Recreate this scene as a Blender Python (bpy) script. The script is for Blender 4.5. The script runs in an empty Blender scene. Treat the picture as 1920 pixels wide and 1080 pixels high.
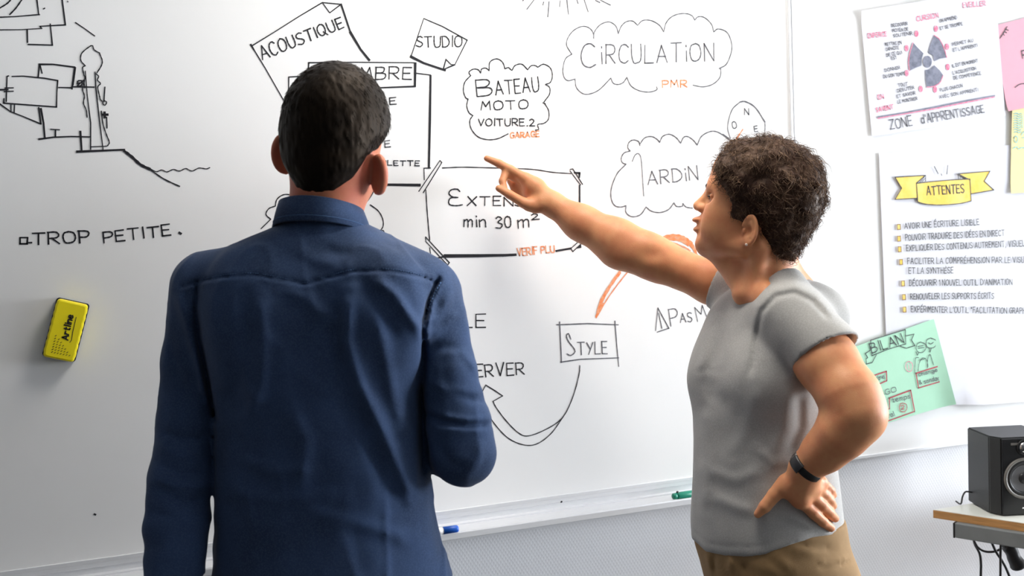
import bpy, bmesh, math, random
import numpy as np
from mathutils import Vector, Matrix

random.seed(7)
rng = np.random.default_rng(7)
SC = bpy.context.scene
COL = SC.collection

# ------------------------------------------------------------------ camera
FPX = 2000.0                                  # focal length in pixels of the 1920 wide frame
CAM = np.array([0.0, -2.35, 1.52])
YAW, PITCH, ROLL = math.radians(20.5), 0.060, 0.040
_f0 = np.array([math.sin(YAW), math.cos(YAW), 0.0])
_r0 = np.array([math.cos(YAW), -math.sin(YAW), 0.0])
_z = np.array([0.0, 0.0, 1.0])
CF = _f0 * math.cos(PITCH) - _z * math.sin(PITCH)
_u = _z * math.cos(PITCH) + _f0 * math.sin(PITCH)
CR = _r0 * math.cos(ROLL) - _u * math.sin(ROLL)
CU = _u * math.cos(ROLL) + _r0 * math.sin(ROLL)

cam_data = bpy.data.cameras.new('camera')
cam_data.sensor_fit = 'HORIZONTAL'
cam_data.sensor_width = 36.0
cam_data.lens = 36.0 * FPX / 1920.0
cam_data.clip_start = 0.05
cam_data.dof.use_dof = True
cam_data.dof.focus_distance = 2.25
cam_data.dof.aperture_fstop = 5.0
cam = bpy.data.objects.new('camera', cam_data)
COL.objects.link(cam)
m = Matrix.Identity(4)
for i in range(3):
    m[i][0], m[i][1], m[i][2], m[i][3] = CR[i], CU[i], -CF[i], CAM[i]
cam.matrix_world = m
SC.camera = cam

# ------------------------------------------------------------------ colour, sky, lights
vs = SC.view_settings
vs.view_transform = 'Standard'
vs.look = 'None'
vs.exposure = 0.0
vs.gamma = 1.0
vs.use_curve_mapping = False

world = bpy.data.worlds.new('sky')
SC.world = world
world.use_nodes = True
bg = world.node_tree.nodes['Background']
bg.inputs[0].default_value = (0.62, 0.78, 1.0, 1)
bg.inputs[1].default_value = 1.6

LAMP_POWER = 18.5        # emission of the lit ceiling panels by the board
LAMP_BACK = 0.5          # the row at the back of the room is dimmed

wl = bpy.data.lights.new('window_daylight', 'AREA')
wl.shape = 'RECTANGLE'
wl.size, wl.size_y = 1.8, 3.1
wl.energy = 860
wl.color = (0.90, 0.945, 1.0)
wlo = bpy.data.objects.new('window_daylight', wl)
wlo.location = (7.12, -2.0, 1.40)
wlo.rotation_euler = (0, math.radians(90), 0)
COL.objects.link(wlo)

# ------------------------------------------------------------------ helpers
def tag(o, label=None, cat=None, group=None, kind=None):
    if label: o['label'] = label
    if cat: o['category'] = cat
    if group: o['group'] = group
    if kind: o['kind'] = kind
    return o

def empty(name, loc=(0, 0, 0), rz=0.0):
    o = bpy.data.objects.new(name, None)
    o.location = loc
    o.rotation_euler = (0, 0, rz)
    o.empty_display_size = 0.1
    COL.objects.link(o)
    return o

def link(name, me, m_, parent=None, smooth=False):
    """world-space mesh -> object, parent keeps the world placement"""
    o = bpy.data.objects.new(name, me)
    if m_ is not None:
        for q in (m_ if isinstance(m_, (list, tuple)) else [m_]):
            me.materials.append(q)
    if smooth:
        me.polygons.foreach_set('use_smooth', [True] * len(me.polygons))
    COL.objects.link(o)
    if parent is not None:
        o.parent = parent
        o.matrix_parent_inverse = world_of(parent).inverted()
    return o

def world_of(o):
    mm = Matrix.LocRotScale(o.location, o.rotation_euler, o.scale)
    if o.parent is not None:
        return world_of(o.parent) @ o.matrix_parent_inverse @ mm
    return mm

def obj(name, bm, m_, parent=None, smooth=False):
    me = bpy.data.meshes.new(name)
    bm.normal_update()
    bm.to_mesh(me)
    bm.free()
    return link(name, me, m_, parent, smooth)

def add_box(bm, x0, x1, y0, y1, z0, z1, bev=0.0, M=None, seg=2):
    r = bmesh.ops.create_cube(bm, size=1.0)
    vv = r['verts']
    for v in vv:
        v.co = Vector(((x0 + x1) / 2 + v.co.x * (x1 - x0), (y0 + y1) / 2 + v.co.y * (y1 - y0), (z0 + z1) / 2 + v.co.z * (z1 - z0)))
    if M is not None:
        for v in vv:
            v.co = M @ v.co
    if bev > 0:
        ed = list({e for v in vv for e in v.link_edges})
        bmesh.ops.bevel(bm, geom=ed, offset=bev, segments=seg, affect='EDGES', profile=0.5)
    return bm

def box(name, x0, x1, y0, y1, z0, z1, m_, parent=None, bev=0.0, M=None):
    bm = bmesh.new()
    add_box(bm, x0, x1, y0, y1, z0, z1, bev, M)
    return obj(name, bm, m_, parent)

def catmull(pts, n=7, closed=False):
    p = [np.asarray(q, float) for q in pts]
    if len(p) < 3:
        return p
    out = []
    L = len(p)
    rngk = range(L if closed else L - 1)
    for i in rngk:
        a = p[(i - 1) % L] if (closed or i > 0) else 2 * p[0] - p[1]
        b, c = p[i], p[(i + 1) % L]
        d = p[(i + 2) % L] if (closed or i + 2 < L) else 2 * p[-1] - p[-2]
        for k in range(n):
            t = k / n
            out.append(0.5 * ((2 * b) + (-a + c) * t + (2 * a - 5 * b + 4 * c - d) * t * t + (-a + 3 * b - 3 * c + d) * t ** 3))
    if not closed:
        out.append(p[-1])
    return out

def add_tube(bm, pts, rad, n=10, cap=True):
    """tube along points, rad a number or list"""
    P = [np.asarray(p, float) for p in pts]
    R = rad if hasattr(rad, '__len__') else [rad] * len(P)
    up = np.array([0.13, 0.21, 0.97])
    rings = []
    prevx = None
    for i, p in enumerate(P):
        t = P[min(i + 1, len(P) - 1)] - P[max(i - 1, 0)]
        t = t / (np.linalg.norm(t) + 1e-12)
        x = (np.cross(up, t) if prevx is None else prevx - t * np.dot(prevx, t))
        if np.linalg.norm(x) < 1e-6:
            x = np.cross(np.array([1.0, 0, 0]), t)
        x = x / np.linalg.norm(x)
        prevx = x
        y = np.cross(t, x)
        rings.append([bm.verts.new(p + R[i] * (math.cos(a) * x + math.sin(a) * y)) for a in [2 * math.pi * k / n for k in range(n)]])
    for a, b in zip(rings, rings[1:]):
        for k in range(n):
            bm.faces.new((a[k], a[(k + 1) % n], b[(k + 1) % n], b[k]))
    if cap:
        bm.faces.new(rings[0][::-1])
        bm.faces.new(rings[-1])

def add_lathe(bm, prof, M, n=40):
    """profile of (radius, height) turned about M's z axis"""
    rings = []
    for r, h in prof:
        if r < 1e-6:
            rings.append([bm.verts.new(M @ Vector((0, 0, h)))])
        else:
            rings.append([bm.verts.new(M @ Vector((r * math.cos(2 * math.pi * k / n), r * math.sin(2 * math.pi * k / n), h))) for k in range(n)])
    for a, b in zip(rings, rings[1:]):
        for k in range(n):
            k2 = (k + 1) % n
            if len(a) == 1 and len(b) == 1: continue
            if len(a) == 1: bm.faces.new((a[0], b[k2], b[k]))
            elif len(b) == 1: bm.faces.new((a[k], a[k2], b[0]))
            else: bm.faces.new((a[k], a[k2], b[k2], b[k]))

def frame_from(z, x=(1, 0, 0), loc=(0, 0, 0)):
    z = Vector(z).normalized(); x = Vector(x)
    x = (x - z * x.dot(z)).normalized(); y = z.cross(x)
    return Matrix(((x.x, y.x, z.x, loc[0]), (x.y, y.y, z.y, loc[1]), (x.z, y.z, z.z, loc[2]), (0, 0, 0, 1)))

# ---- reading the photograph: a pixel's ray, met with a depth or a plane
def ray(px, py):
    return CF + (px - 960.0) / FPX * CR - (py - 540.0) / FPX * CU
def P(px, py, Z):
    return CAM + Z * ray(px, py)
def on_y(px, py, off):
    d = ray(px, py); t = (-off - CAM[1]) / d[1]
    return CAM + t * d
def on_z(px, py, z):
    d = ray(px, py); t = (z - CAM[2]) / d[2]
    return CAM + t * d
def pix(p):
    q = np.asarray(p, float) - CAM
    Z = q @ CF
    return 960 + FPX * (q @ CR) / Z, 540 - FPX * (q @ CU) / Z, Z

# ------------------------------------------------------------------ materials
def srgb(r, g, b):
    f = lambda c: (c / 255 / 12.92) if c / 255 <= 0.04045 else ((c / 255 + 0.055) / 1.055) ** 2.4
    return (f(r), f(g), f(b))

def mat(name, col, rough=0.5, spec=0.5, metal=0.0, var=0.0, vscale=20.0, bump=0.0, bscale=200.0, stretch=(1, 1, 1), emit=0.0, sss=0.0, coat=0.0, sheen=0.0, vcol=None, tint=None):
    mt = bpy.data.materials.new(name)
    mt.use_nodes = True
    nt = mt.node_tree
    b = nt.nodes['Principled BSDF']
    b.inputs['Base Color'].default_value = (*col, 1)
    b.inputs['Roughness'].default_value = rough
    b.inputs['Specular IOR Level'].default_value = spec
    if tint: b.inputs['Specular Tint'].default_value = (*tint, 1)
    b.inputs['Metallic'].default_value = metal
    if coat: b.inputs['Coat Weight'].default_value = coat
    if sheen:
        b.inputs['Sheen Weight'].default_value = sheen
        b.inputs['Sheen Roughness'].default_value = 0.4
    if sss:
        b.inputs['Subsurface Weight'].default_value = sss
        b.inputs['Subsurface Radius'].default_value = (1.0, 0.3, 0.15)
        b.inputs['Subsurface Scale'].default_value = 0.008
    if emit:
        b.inputs['Emission Color'].default_value = (*col, 1)
        b.inputs['Emission Strength'].default_value = emit
    tc = nt.nodes.new('ShaderNodeTexCoord')
    mp = nt.nodes.new('ShaderNodeMapping')
    mp.inputs['Scale'].default_value = stretch
    nt.links.new(tc.outputs['Object'], mp.inputs['Vector'])
    if var or vcol:
        n = nt.nodes.new('ShaderNodeTexNoise')
        n.inputs['Scale'].default_value = vscale
        n.inputs['Detail'].default_value = 5
        n.inputs['Roughness'].default_value = 0.6
        nt.links.new(mp.outputs[0], n.inputs['Vector'])
        cr = nt.nodes.new('ShaderNodeValToRGB')
        c2 = vcol if vcol else tuple(c * (1 - var) for c in col)
        c1 = col if vcol else tuple(min(1, c * (1 + var)) for c in col)
        cr.color_ramp.elements[0].position = 0.36
        cr.color_ramp.elements[1].position = 0.64
        cr.color_ramp.elements[0].color = (*c2, 1)
        cr.color_ramp.elements[1].color = (*c1, 1)
        nt.links.new(n.outputs['Fac'], cr.inputs[0])
        nt.links.new(cr.outputs[0], b.inputs['Base Color'])
    if bump:
        n2 = nt.nodes.new('ShaderNodeTexNoise')
        n2.inputs['Scale'].default_value = bscale
        n2.inputs['Detail'].default_value = 3
        nt.links.new(mp.outputs[0], n2.inputs['Vector'])
        bp = nt.nodes.new('ShaderNodeBump')
        bp.inputs['Strength'].default_value = bump
        bp.inputs['Distance'].default_value = 0.002
        nt.links.new(n2.outputs['Fac'], bp.inputs['Height'])
        nt.links.new(bp.outputs[0], b.inputs['Normal'])
    return mt

def weave_mat(name, col, rough, scale, depth, var=0.0, vscale=8.0, col2=None, mix=0.0, sheen=0.0):
    """woven surface: two crossed wave bands give the threads (bump) and flecks (colour)"""
    mt = mat(name, col, rough, 0.25, var=var, vscale=vscale, sheen=sheen)
    nt = mt.node_tree
    b = nt.nodes['Principled BSDF']
    tc = nt.nodes['Texture Coordinate']
    hs = []
    for ax in ('X', 'Z'):
        w = nt.nodes.new('ShaderNodeTexWave')
        w.wave_type = 'BANDS'; w.bands_direction = ax
        w.inputs['Scale'].default_value = scale
        w.inputs['Distortion'].default_value = 1.2
        w.inputs['Detail'].default_value = 2
        nt.links.new(tc.outputs['Object'], w.inputs['Vector'])
        hs.append(w)
    ad = nt.nodes.new('ShaderNodeMath'); ad.operation = 'MULTIPLY'
    nt.links.new(hs[0].outputs['Fac'], ad.inputs[0]); nt.links.new(hs[1].outputs['Fac'], ad.inputs[1])
    bp = nt.nodes.new('ShaderNodeBump')
    bp.inputs['Strength'].default_value = depth
    bp.inputs['Distance'].default_value = 0.001
    nt.links.new(ad.outputs[0], bp.inputs['Height'])
    nt.links.new(bp.outputs[0], b.inputs['Normal'])
    if col2 is not None:
        mx = nt.nodes.new('ShaderNodeMix'); mx.data_type = 'RGBA'
        n = nt.nodes.new('ShaderNodeTexNoise')
        n.inputs['Scale'].default_value = 420; n.inputs['Detail'].default_value = 2
        nt.links.new(tc.outputs['Object'], n.inputs['Vector'])
        cr = nt.nodes.new('ShaderNodeValToRGB')
        cr.color_ramp.elements[0].position = 0.45; cr.color_ramp.elements[1].position = 0.62
        cr.color_ramp.elements[1].color = (mix, mix, mix, 1)
        nt.links.new(n.outputs['Fac'], cr.inputs[0])
        nt.links.new(cr.outputs[0], mx.inputs['Factor'])
        src = b.inputs['Base Color'].links
        if src:
            nt.links.new(src[0].from_socket, mx.inputs['A'])
        else:
            mx.inputs['A'].default_value = (*col, 1)
        mx.inputs['B'].default_value = (*col2, 1)
        nt.links.new(mx.outputs['Result'], b.inputs['Base Color'])
    return mt

M = {}
M['board'] = mat('whiteboard_enamel', (0.86, 0.86, 0.855), 0.30, 0.5, var=0.012, vscale=3)
M['alu'] = mat('anodised_aluminium', (0.80, 0.81, 0.83), 0.38, 0.5, metal=0.35, var=0.03, vscale=40, stretch=(1, 20, 20))
M['wall'] = mat('painted_woven_wallpaper', (0.86, 0.87, 0.895), 0.75, 0.3, var=0.02, vscale=3)
M['plain'] = mat('plain_wall_paint', (0.13, 0.13, 0.135), 0.8, 0.3, var=0.03, vscale=2)
M['ceil'] = mat('ceiling_paint', (0.55, 0.55, 0.54), 0.9, 0.2, var=0.02, vscale=4, bump=0.2, bscale=80)
M['floor'] = mat('grey_vinyl_floor', (0.10, 0.097, 0.093), 0.5, 0.4, var=0.12, vscale=30)
M['black'] = mat('black_ink', (0.012, 0.012, 0.016), 0.55, 0.3, var=0.25, vscale=60)
M['grey'] = mat('dry_grey_ink', (0.10, 0.10, 0.115), 0.6, 0.3, var=0.45, vscale=90)
M['pale'] = mat('faint_grey_ink', (0.24, 0.24, 0.26), 0.6, 0.3, var=0.4, vscale=90)
M['orange'] = mat('orange_ink', (0.78, 0.20, 0.05), 0.6, 0.3, vcol=(0.80, 0.36, 0.20), vscale=120)
M['red'] = mat('red_ink', (0.42, 0.02, 0.05), 0.6, 0.3, var=0.25, vscale=90)
M['pinkink'] = mat('pink_ink', (0.72, 0.10, 0.22), 0.6, 0.3, vcol=(0.8, 0.35, 0.45), vscale=140)
M['teal'] = mat('teal_ink', (0.20, 0.48, 0.50), 0.6, 0.3, var=0.25, vscale=90)
M['slate'] = mat('slate_felt_ink', (0.12, 0.13, 0.18), 0.6, 0.3, vcol=(0.22, 0.23, 0.30), vscale=60)
M['yellowink'] = mat('yellow_felt_ink', (0.90, 0.60, 0.10), 0.7, 0.2, vcol=(0.93, 0.70, 0.20), vscale=25)
M['paper'] = mat('white_paper', (0.74, 0.74, 0.79), 0.85, 0.2, var=0.012, vscale=9)
M['pinkpaper'] = mat('pink_paper', (0.78, 0.40, 0.48), 0.85, 0.2, var=0.02, vscale=12)
M['yellowpaper'] = mat('yellow_paper', (0.84, 0.74, 0.38), 0.85, 0.2, var=0.02, vscale=12)
M['greenpaper'] = mat('mint_paper', (0.44, 0.74, 0.55), 0.85, 0.2, var=0.02, vscale=12)
M['lamp'] = mat('lamp_diffuser', (1.0, 0.955, 0.89), 0.6, emit=LAMP_POWER)
M['lamp_dim'] = mat('lamp_diffuser_dimmed', (1.0, 0.97, 0.93), 0.6, emit=LAMP_BACK)
M['white_metal'] = mat('white_metal', (0.78, 0.78, 0.78), 0.4, var=0.02)
# ------------------------------------------------------------------ the room
XL, XR, YB, ZC = -2.6, 7.0, -5.2, 2.75
for nm, a in (('floor', (XL - .1, XR + .1, YB - .1, .1, -.1, 0)), ('ceiling', (XL - .1, XR + .1, YB - .1, .1, ZC, ZC + .1))):
    tag(box(nm, *a, M['floor' if nm == 'floor' else 'ceil']), kind='structure')

# woven glass-fibre wallpaper: a fine diamond lattice as bump
nt = M['wall'].node_tree
tc = nt.nodes['Texture Coordinate']
hs = []
for ang in (58, -58):
    mp = nt.nodes.new('ShaderNodeMapping')
    mp.inputs['Rotation'].default_value = (0, math.radians(ang), 0)
    nt.links.new(tc.outputs['Object'], mp.inputs['Vector'])
    w = nt.nodes.new('ShaderNodeTexWave')
    w.wave_type = 'BANDS'; w.bands_direction = 'Z'
    w.inputs['Scale'].default_value = 42
    nt.links.new(mp.outputs[0], w.inputs['Vector'])
    hs.append(w)
ad = nt.nodes.new('ShaderNodeMath'); ad.operation = 'MAXIMUM'
nt.links.new(hs[0].outputs['Fac'], ad.inputs[0]); nt.links.new(hs[1].outputs['Fac'], ad.inputs[1])
bp = nt.nodes.new('ShaderNodeBump'); bp.inputs['Strength'].default_value = 0.16; bp.inputs['Distance'].default_value = 0.002
nt.links.new(ad.outputs[0], bp.inputs['Height'])
nt.links.new(bp.outputs[0], nt.nodes['Principled BSDF'].inputs['Normal'])

tag(box('wall_back', XL - .1, XR + .1, 0, .1, 0, ZC, M['wall']), kind='structure')
tag(box('wall_left', XL - .1, XL, YB, 0, 0, ZC, M['plain']), kind='structure')
tag(box('wall_front', XL - .1, XR + .1, YB - .1, YB, 0, ZC, M['plain']), kind='structure')
# right wall with a window opening
wy0, wy1, wz0, wz1 = -3.60, -0.40, 0.45, 2.35
bm = bmesh.new()
add_box(bm, XR, XR + .1, YB, wy0, 0, ZC)
add_box(bm, XR, XR + .1, wy1, 0, 0, ZC)
add_box(bm, XR, XR + .1, wy0, wy1, 0, wz0)
add_box(bm, XR, XR + .1, wy0, wy1, wz1, ZC)
tag(obj('wall_right', bm, M['plain']), kind='structure')
bm = bmesh.new()
for (a, b, c, d) in ((wy0, wy1, wz0, wz0 + .05), (wy0, wy1, wz1 - .05, wz1), (wy0, wy0 + .05, wz0 + .05, wz1 - .05), (wy1 - .05, wy1, wz0 + .05, wz1 - .05), (-2.02, -1.98, wz0 + .05, wz1 - .05)):
    add_box(bm, XR + .03, XR + .08, a, b, c, d)
wf = tag(obj('window_1', bm, M['white_metal']), kind='structure')
gm = bpy.data.materials.new('window_glass'); gm.use_nodes = True
g = gm.node_tree
for n in list(g.nodes): g.nodes.remove(n)
go = g.nodes.new('ShaderNodeOutputMaterial'); gx = g.nodes.new('ShaderNodeMixShader')
gt = g.nodes.new('ShaderNodeBsdfTransparent'); gg = g.nodes.new('ShaderNodeBsdfGlossy')
gg.inputs['Roughness'].default_value = 0.02
gx.inputs[0].default_value = 0.08
g.links.new(gt.outputs[0], gx.inputs[1]); g.links.new(gg.outputs[0], gx.inputs[2]); g.links.new(gx.outputs[0], go.inputs[0])
box('pane', XR + .052, XR + .058, wy0 + .05, wy1 - .05, wz0 + .05, wz1 - .05, gm, wf)
bm = bmesh.new(); add_box(bm, XL, XR, -.014, -.0005, 0, .08)
tag(obj('baseboard_back', bm, M['white_metal']), kind='structure')

# ceiling panel lamps
def ceiling_lamp(x, y, lit, label):
    t = empty('ceiling_light', (x, y, ZC))
    tag(t, label, 'ceiling light', 'square panel lamps on the ceiling')
    bm = bmesh.new()
    s = .36
    for a in ((x - s, x + s, y - s, y - s + .03), (x - s, x + s, y + s - .03, y + s), (x - s, x - s + .03, y - s + .03, y + s - .03), (x + s - .03, x + s, y - s + .03, y + s - .03)):
        add_box(bm, *a, ZC - .03, ZC)
    obj('frame', bm, M['white_metal'], t)
    box('diffuser', x - s + .03, x + s - .03, y - s + .03, y + s - .03, ZC - .02, ZC - .004, M['lamp' if lit else 'lamp_dim'], t)
ceiling_lamp(1.00, -0.68, 1, 'lit square ceiling panel lamp above the middle of the whiteboard')
ceiling_lamp(2.70, -0.64, 0, 'dim square ceiling panel lamp above the pinned paper sheets')
ceiling_lamp(0.4, -3.9, 0, 'dim square ceiling panel lamp at the rear left of the room')
ceiling_lamp(2.6, -3.9, 0, 'dim square ceiling panel lamp at the rear right of the room')

# ------------------------------------------------------------------ whiteboards
BO = 0.020                                    # board face stands this far off the wall
def bz(px, py): return on_y(px, py, BO)
xj = bz(1484, 150)[0]                         # the joint between the two boards
zb = np.mean([bz(813, 957)[2], bz(1290, 898)[2]]) - .008   # lower edge of the boards
zb2 = bz(1700, 848)[2]
xl, xr2, ztop = -1.45, 3.75, zb + 1.30
print('joint', xj, 'bottom', zb, zb2, bz(20, 1073)[2], bz(340, 1024)[2])

def board(x0, x1, z0, label):
    t = empty('whiteboard', ((x0 + x1) / 2, 0, z0))
    tag(t, label, 'whiteboard', None)
    box('panel', x0 + .004, x1 - .004, -BO, -.002, z0 + .004, ztop - .004, M['board'], t)
    bm = bmesh.new()
    e = .012
    add_box(bm, x0, x0 + e * .6, -BO - .004, -.001, z0, ztop, .001)
    add_box(bm, x1 - e * .6, x1, -BO - .004, -.001, z0, ztop, .001)
    add_box(bm, x0, x1, -BO - .004, -.001, ztop - e, ztop, .001)
    add_box(bm, x0, x1, -BO - .004, -.001, z0, z0 + e * .7, .001)
    obj('frame', bm, M['alu'], t)
    return t
wb = board(xl, xj, zb, 'large white marker board covered in handwriting, clouds and arrows above the pen tray')
wb2 = board(xj + .003, xr2, zb2, 'white board carrying the coloured paper sheets above the black loudspeaker')

# pen tray: extruded profile
def tray():
    prof = [(-.001, 0), (-.024, 0), (-.024, -.008), (-.0215, -.010), (-.0215, -.022), (-.030, -.024), (-.030, -.027), (-.078, -.033), (-.080, -.026), (-.0835, -.026), (-.085, -.029), (-.085, -.041), (-.080, -.0445), (-.030, -.040), (-.001, -.036)]
    bm = bmesh.new()
    A = [bm.verts.new((xl, y, zb + z)) for y, z in prof]
    B = [bm.verts.new((xj, y, zb + z)) for y, z in prof]
    n = len(prof)
    for i in range(n):
        bm.faces.new((A[i], B[i], B[(i + 1) % n], A[(i + 1) % n]))
    bm.faces.new(A[::-1]); bm.faces.new(B)
    bmesh.ops.recalc_face_normals(bm, faces=bm.faces)
    return obj('pen_tray', bm, M['alu'], wb)
tr = tray()
c = on_y(1052.5, 940.5, .0225)
bm = bmesh.new()
add_lathe(bm, [(0, .002), (.0022, .0018), (.0030, .0005), (.0030, -.002)], frame_from((0, -1, 0), (1, 0, 0), c), 16)
obj('screw', bm, M['black'], tr)
SHELF = zb - .029

# ------------------------------------------------------------------ handwriting
FONT = {
 'A': "0,0 4,10 8,0;1.4,3.4 6.8,3.4", 'B': "0,0 0,10;~0,10 5,9.6 6,7.8 4.5,5.6 .5,5.2;~.5,5.2 6,4.8 7,2.5 5,.3 0,0",
 'C': "~7,8.6 5,10 2,9.2 .2,5.5 1,1.6 4,0 7,1.2", 'D': "0,0 0,10;~-.6,10 4,9.8 7.4,6.5 7,2.5 3.8,.2 -.4,0",
 'E': "6,10 0,10 0,0 6,0;0,5.2 5,5.2", 'F': "6,10 0,10 0,0;0,5.2 5,5.2", 'G': "~7,8.8 4.5,10 1.5,9 0,5 1.4,1 4.5,0 7,1.4;7,1 7,4.6 4.5,4.6",
 'H': "0,0 0,10;7,0 7,10;0,5.2 7,5.2", 'I': "1,0 1,10", 'J': "~3,8 5,10 5.4,6 5.6,1.5 3.5,-.4 .6,1.2", 'K': "0,0 0,10;6,10 0,4.8 6.4,0",
 'L': "0,10 0,0 6,0", 'M': "0,0 1,10 4,4 7,10 8,0", 'N': "0,0 0,10 7,0 7,10", 'O': "~4,10 1,8.6 0,5 1.2,1 4,0 7,1.4 8,5 7,8.8 4,10",
 'P': "0,0 0,10;~-.3,10 5,9.8 6.6,7.6 5,5 .2,4.6", 'Q': "~4,10 1,8.6 0,5 1.2,1 4,0 7,1.4 8,5 7,8.8 4,10;5,3 8.6,-1",
 'R': "0,0 0,10;~-.3,10 5,9.8 6.6,7.6 5,5 .2,4.6;2.5,4.6 7,0", 'S': "~6.6,9 4,10 .8,8.6 1.2,6.2 5.5,4.2 6.6,2 4,0 0,1",
 'T': "0,10 8,10;4,10 4,0", 'U': "~0,10 .1,4 1.5,.4 4,0 6.2,1 7,4.5 7,10", 'V': "0,10 3.6,0 7,10", 'W': "0,10 2,0 4.2,7 6.4,0 8.6,10",
 'X': "0,10 7,0;7,10 0,0", 'Y': "0,10 3.5,5;7,10 2,0", 'Z': "0,10 7,10 0,0 7,0",
 '0': "~3,10 .8,8.6 0,5 1,1 3,0 5.2,1.4 6,5 5.2,8.8 3,10", '1': "0,8 2.4,10 2.4,0", '2': "~.5,8 3,10 6,8 4.6,4.6 0,0;0,0 7,0",
 '3': "~.6,9 3.5,10 6,8 2.5,5.4 6,3 4,0 0,.8", '4': "5,0 5,10 0,3 7,3",
 'a': "~6,5 3,6.4 .4,4.6 .2,1.8 2.4,0 5.4,1.6 6,5;~6,6 5.8,2 6.6,0", 'b': "0,10 0,0;~0,4 3,6.2 6,4 5.4,1 2.6,0 0,1.4",
 'c': "~5,5.2 3,6.2 .6,5 0,2.6 1.4,.2 3.6,0 5.4,1.2", 'd': "~5.6,4.6 3,6.2 .4,4.6 .2,1.6 2.6,0 5.6,1.8;6,10 5.8,0",
 'e': "~.2,3.2 5,3.4 4.6,5.6 2.6,6.2 .4,4.4 .4,1.4 2.8,0 5.6,1", 'f': "~5,9 3,10 2,8 2,0;0,5.6 4.4,5.6",
 'g': "~5.6,4.8 3,6.2 .4,4.6 .4,1.8 2.8,.4 5.6,2;~5.8,6 5.8,-1 3.4,-3 .6,-2", 'h': "0,10 0,0;~0,4 2.6,6 4.8,5 5,0",
 'i': "1,0 1,6;1,8.4 1,9.2", 'l': "1,0 1,10", 'm': "0,0 0,6;~0,4.4 2,6.2 3.4,5 3.4,0;~3.4,4.4 5.2,6.2 7,5 7,0", 'n': "0,0 0,6;~0,4.4 2.6,6.2 4.8,5 5,0",
 'o': "~3,6.2 .6,5.2 0,3 .8,.6 3,0 5.2,.8 6,3 5.2,5.4 3,6.2", 'p': "0,-3 0,6;~0,4 3,6.2 6,4 5.4,1 2.6,0 0,1.4", 'r': "0,0 0,6;~0,3.6 2,5.8 4.4,5.6",
 's': "~4.6,5.4 2.6,6.2 .6,5 4.4,2 3,0 0,.6", 't': "2,9 2,.6 4,0;0,6 4.4,6", 'u': "~0,6 .4,1 2.6,0 4.6,1.6 5,6;5,6 5.2,0", 'v': "0,6 2.6,0 5,6",
 '.': "1,.2 1.5,.6", ',': "1.4,1 .4,-1.6", "'": "1.4,10 .8,7.6", '"': "1,10 .6,7.6;2.8,10 2.4,7.6", '&': "~7,0 1.4,7.6 2.6,10 4.4,8 .4,2.6 2.4,0 6.6,3.4", '/': "0,0 5,10", '-': "0,5 5,5",
}
ACC = {'É': ('E', "2,11.2 5,13.4"), 'È': ('E', "2,13.4 5,11.2")}

def crop(ox, oy, s):
    return lambda pts: [(ox + a / s, oy + b / s) for a, b in pts]
IDENT = crop(0, 0, 1)
def parse(s):
    return [tuple(float(v) for v in t.split(',')) for t in s.split()]

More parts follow.
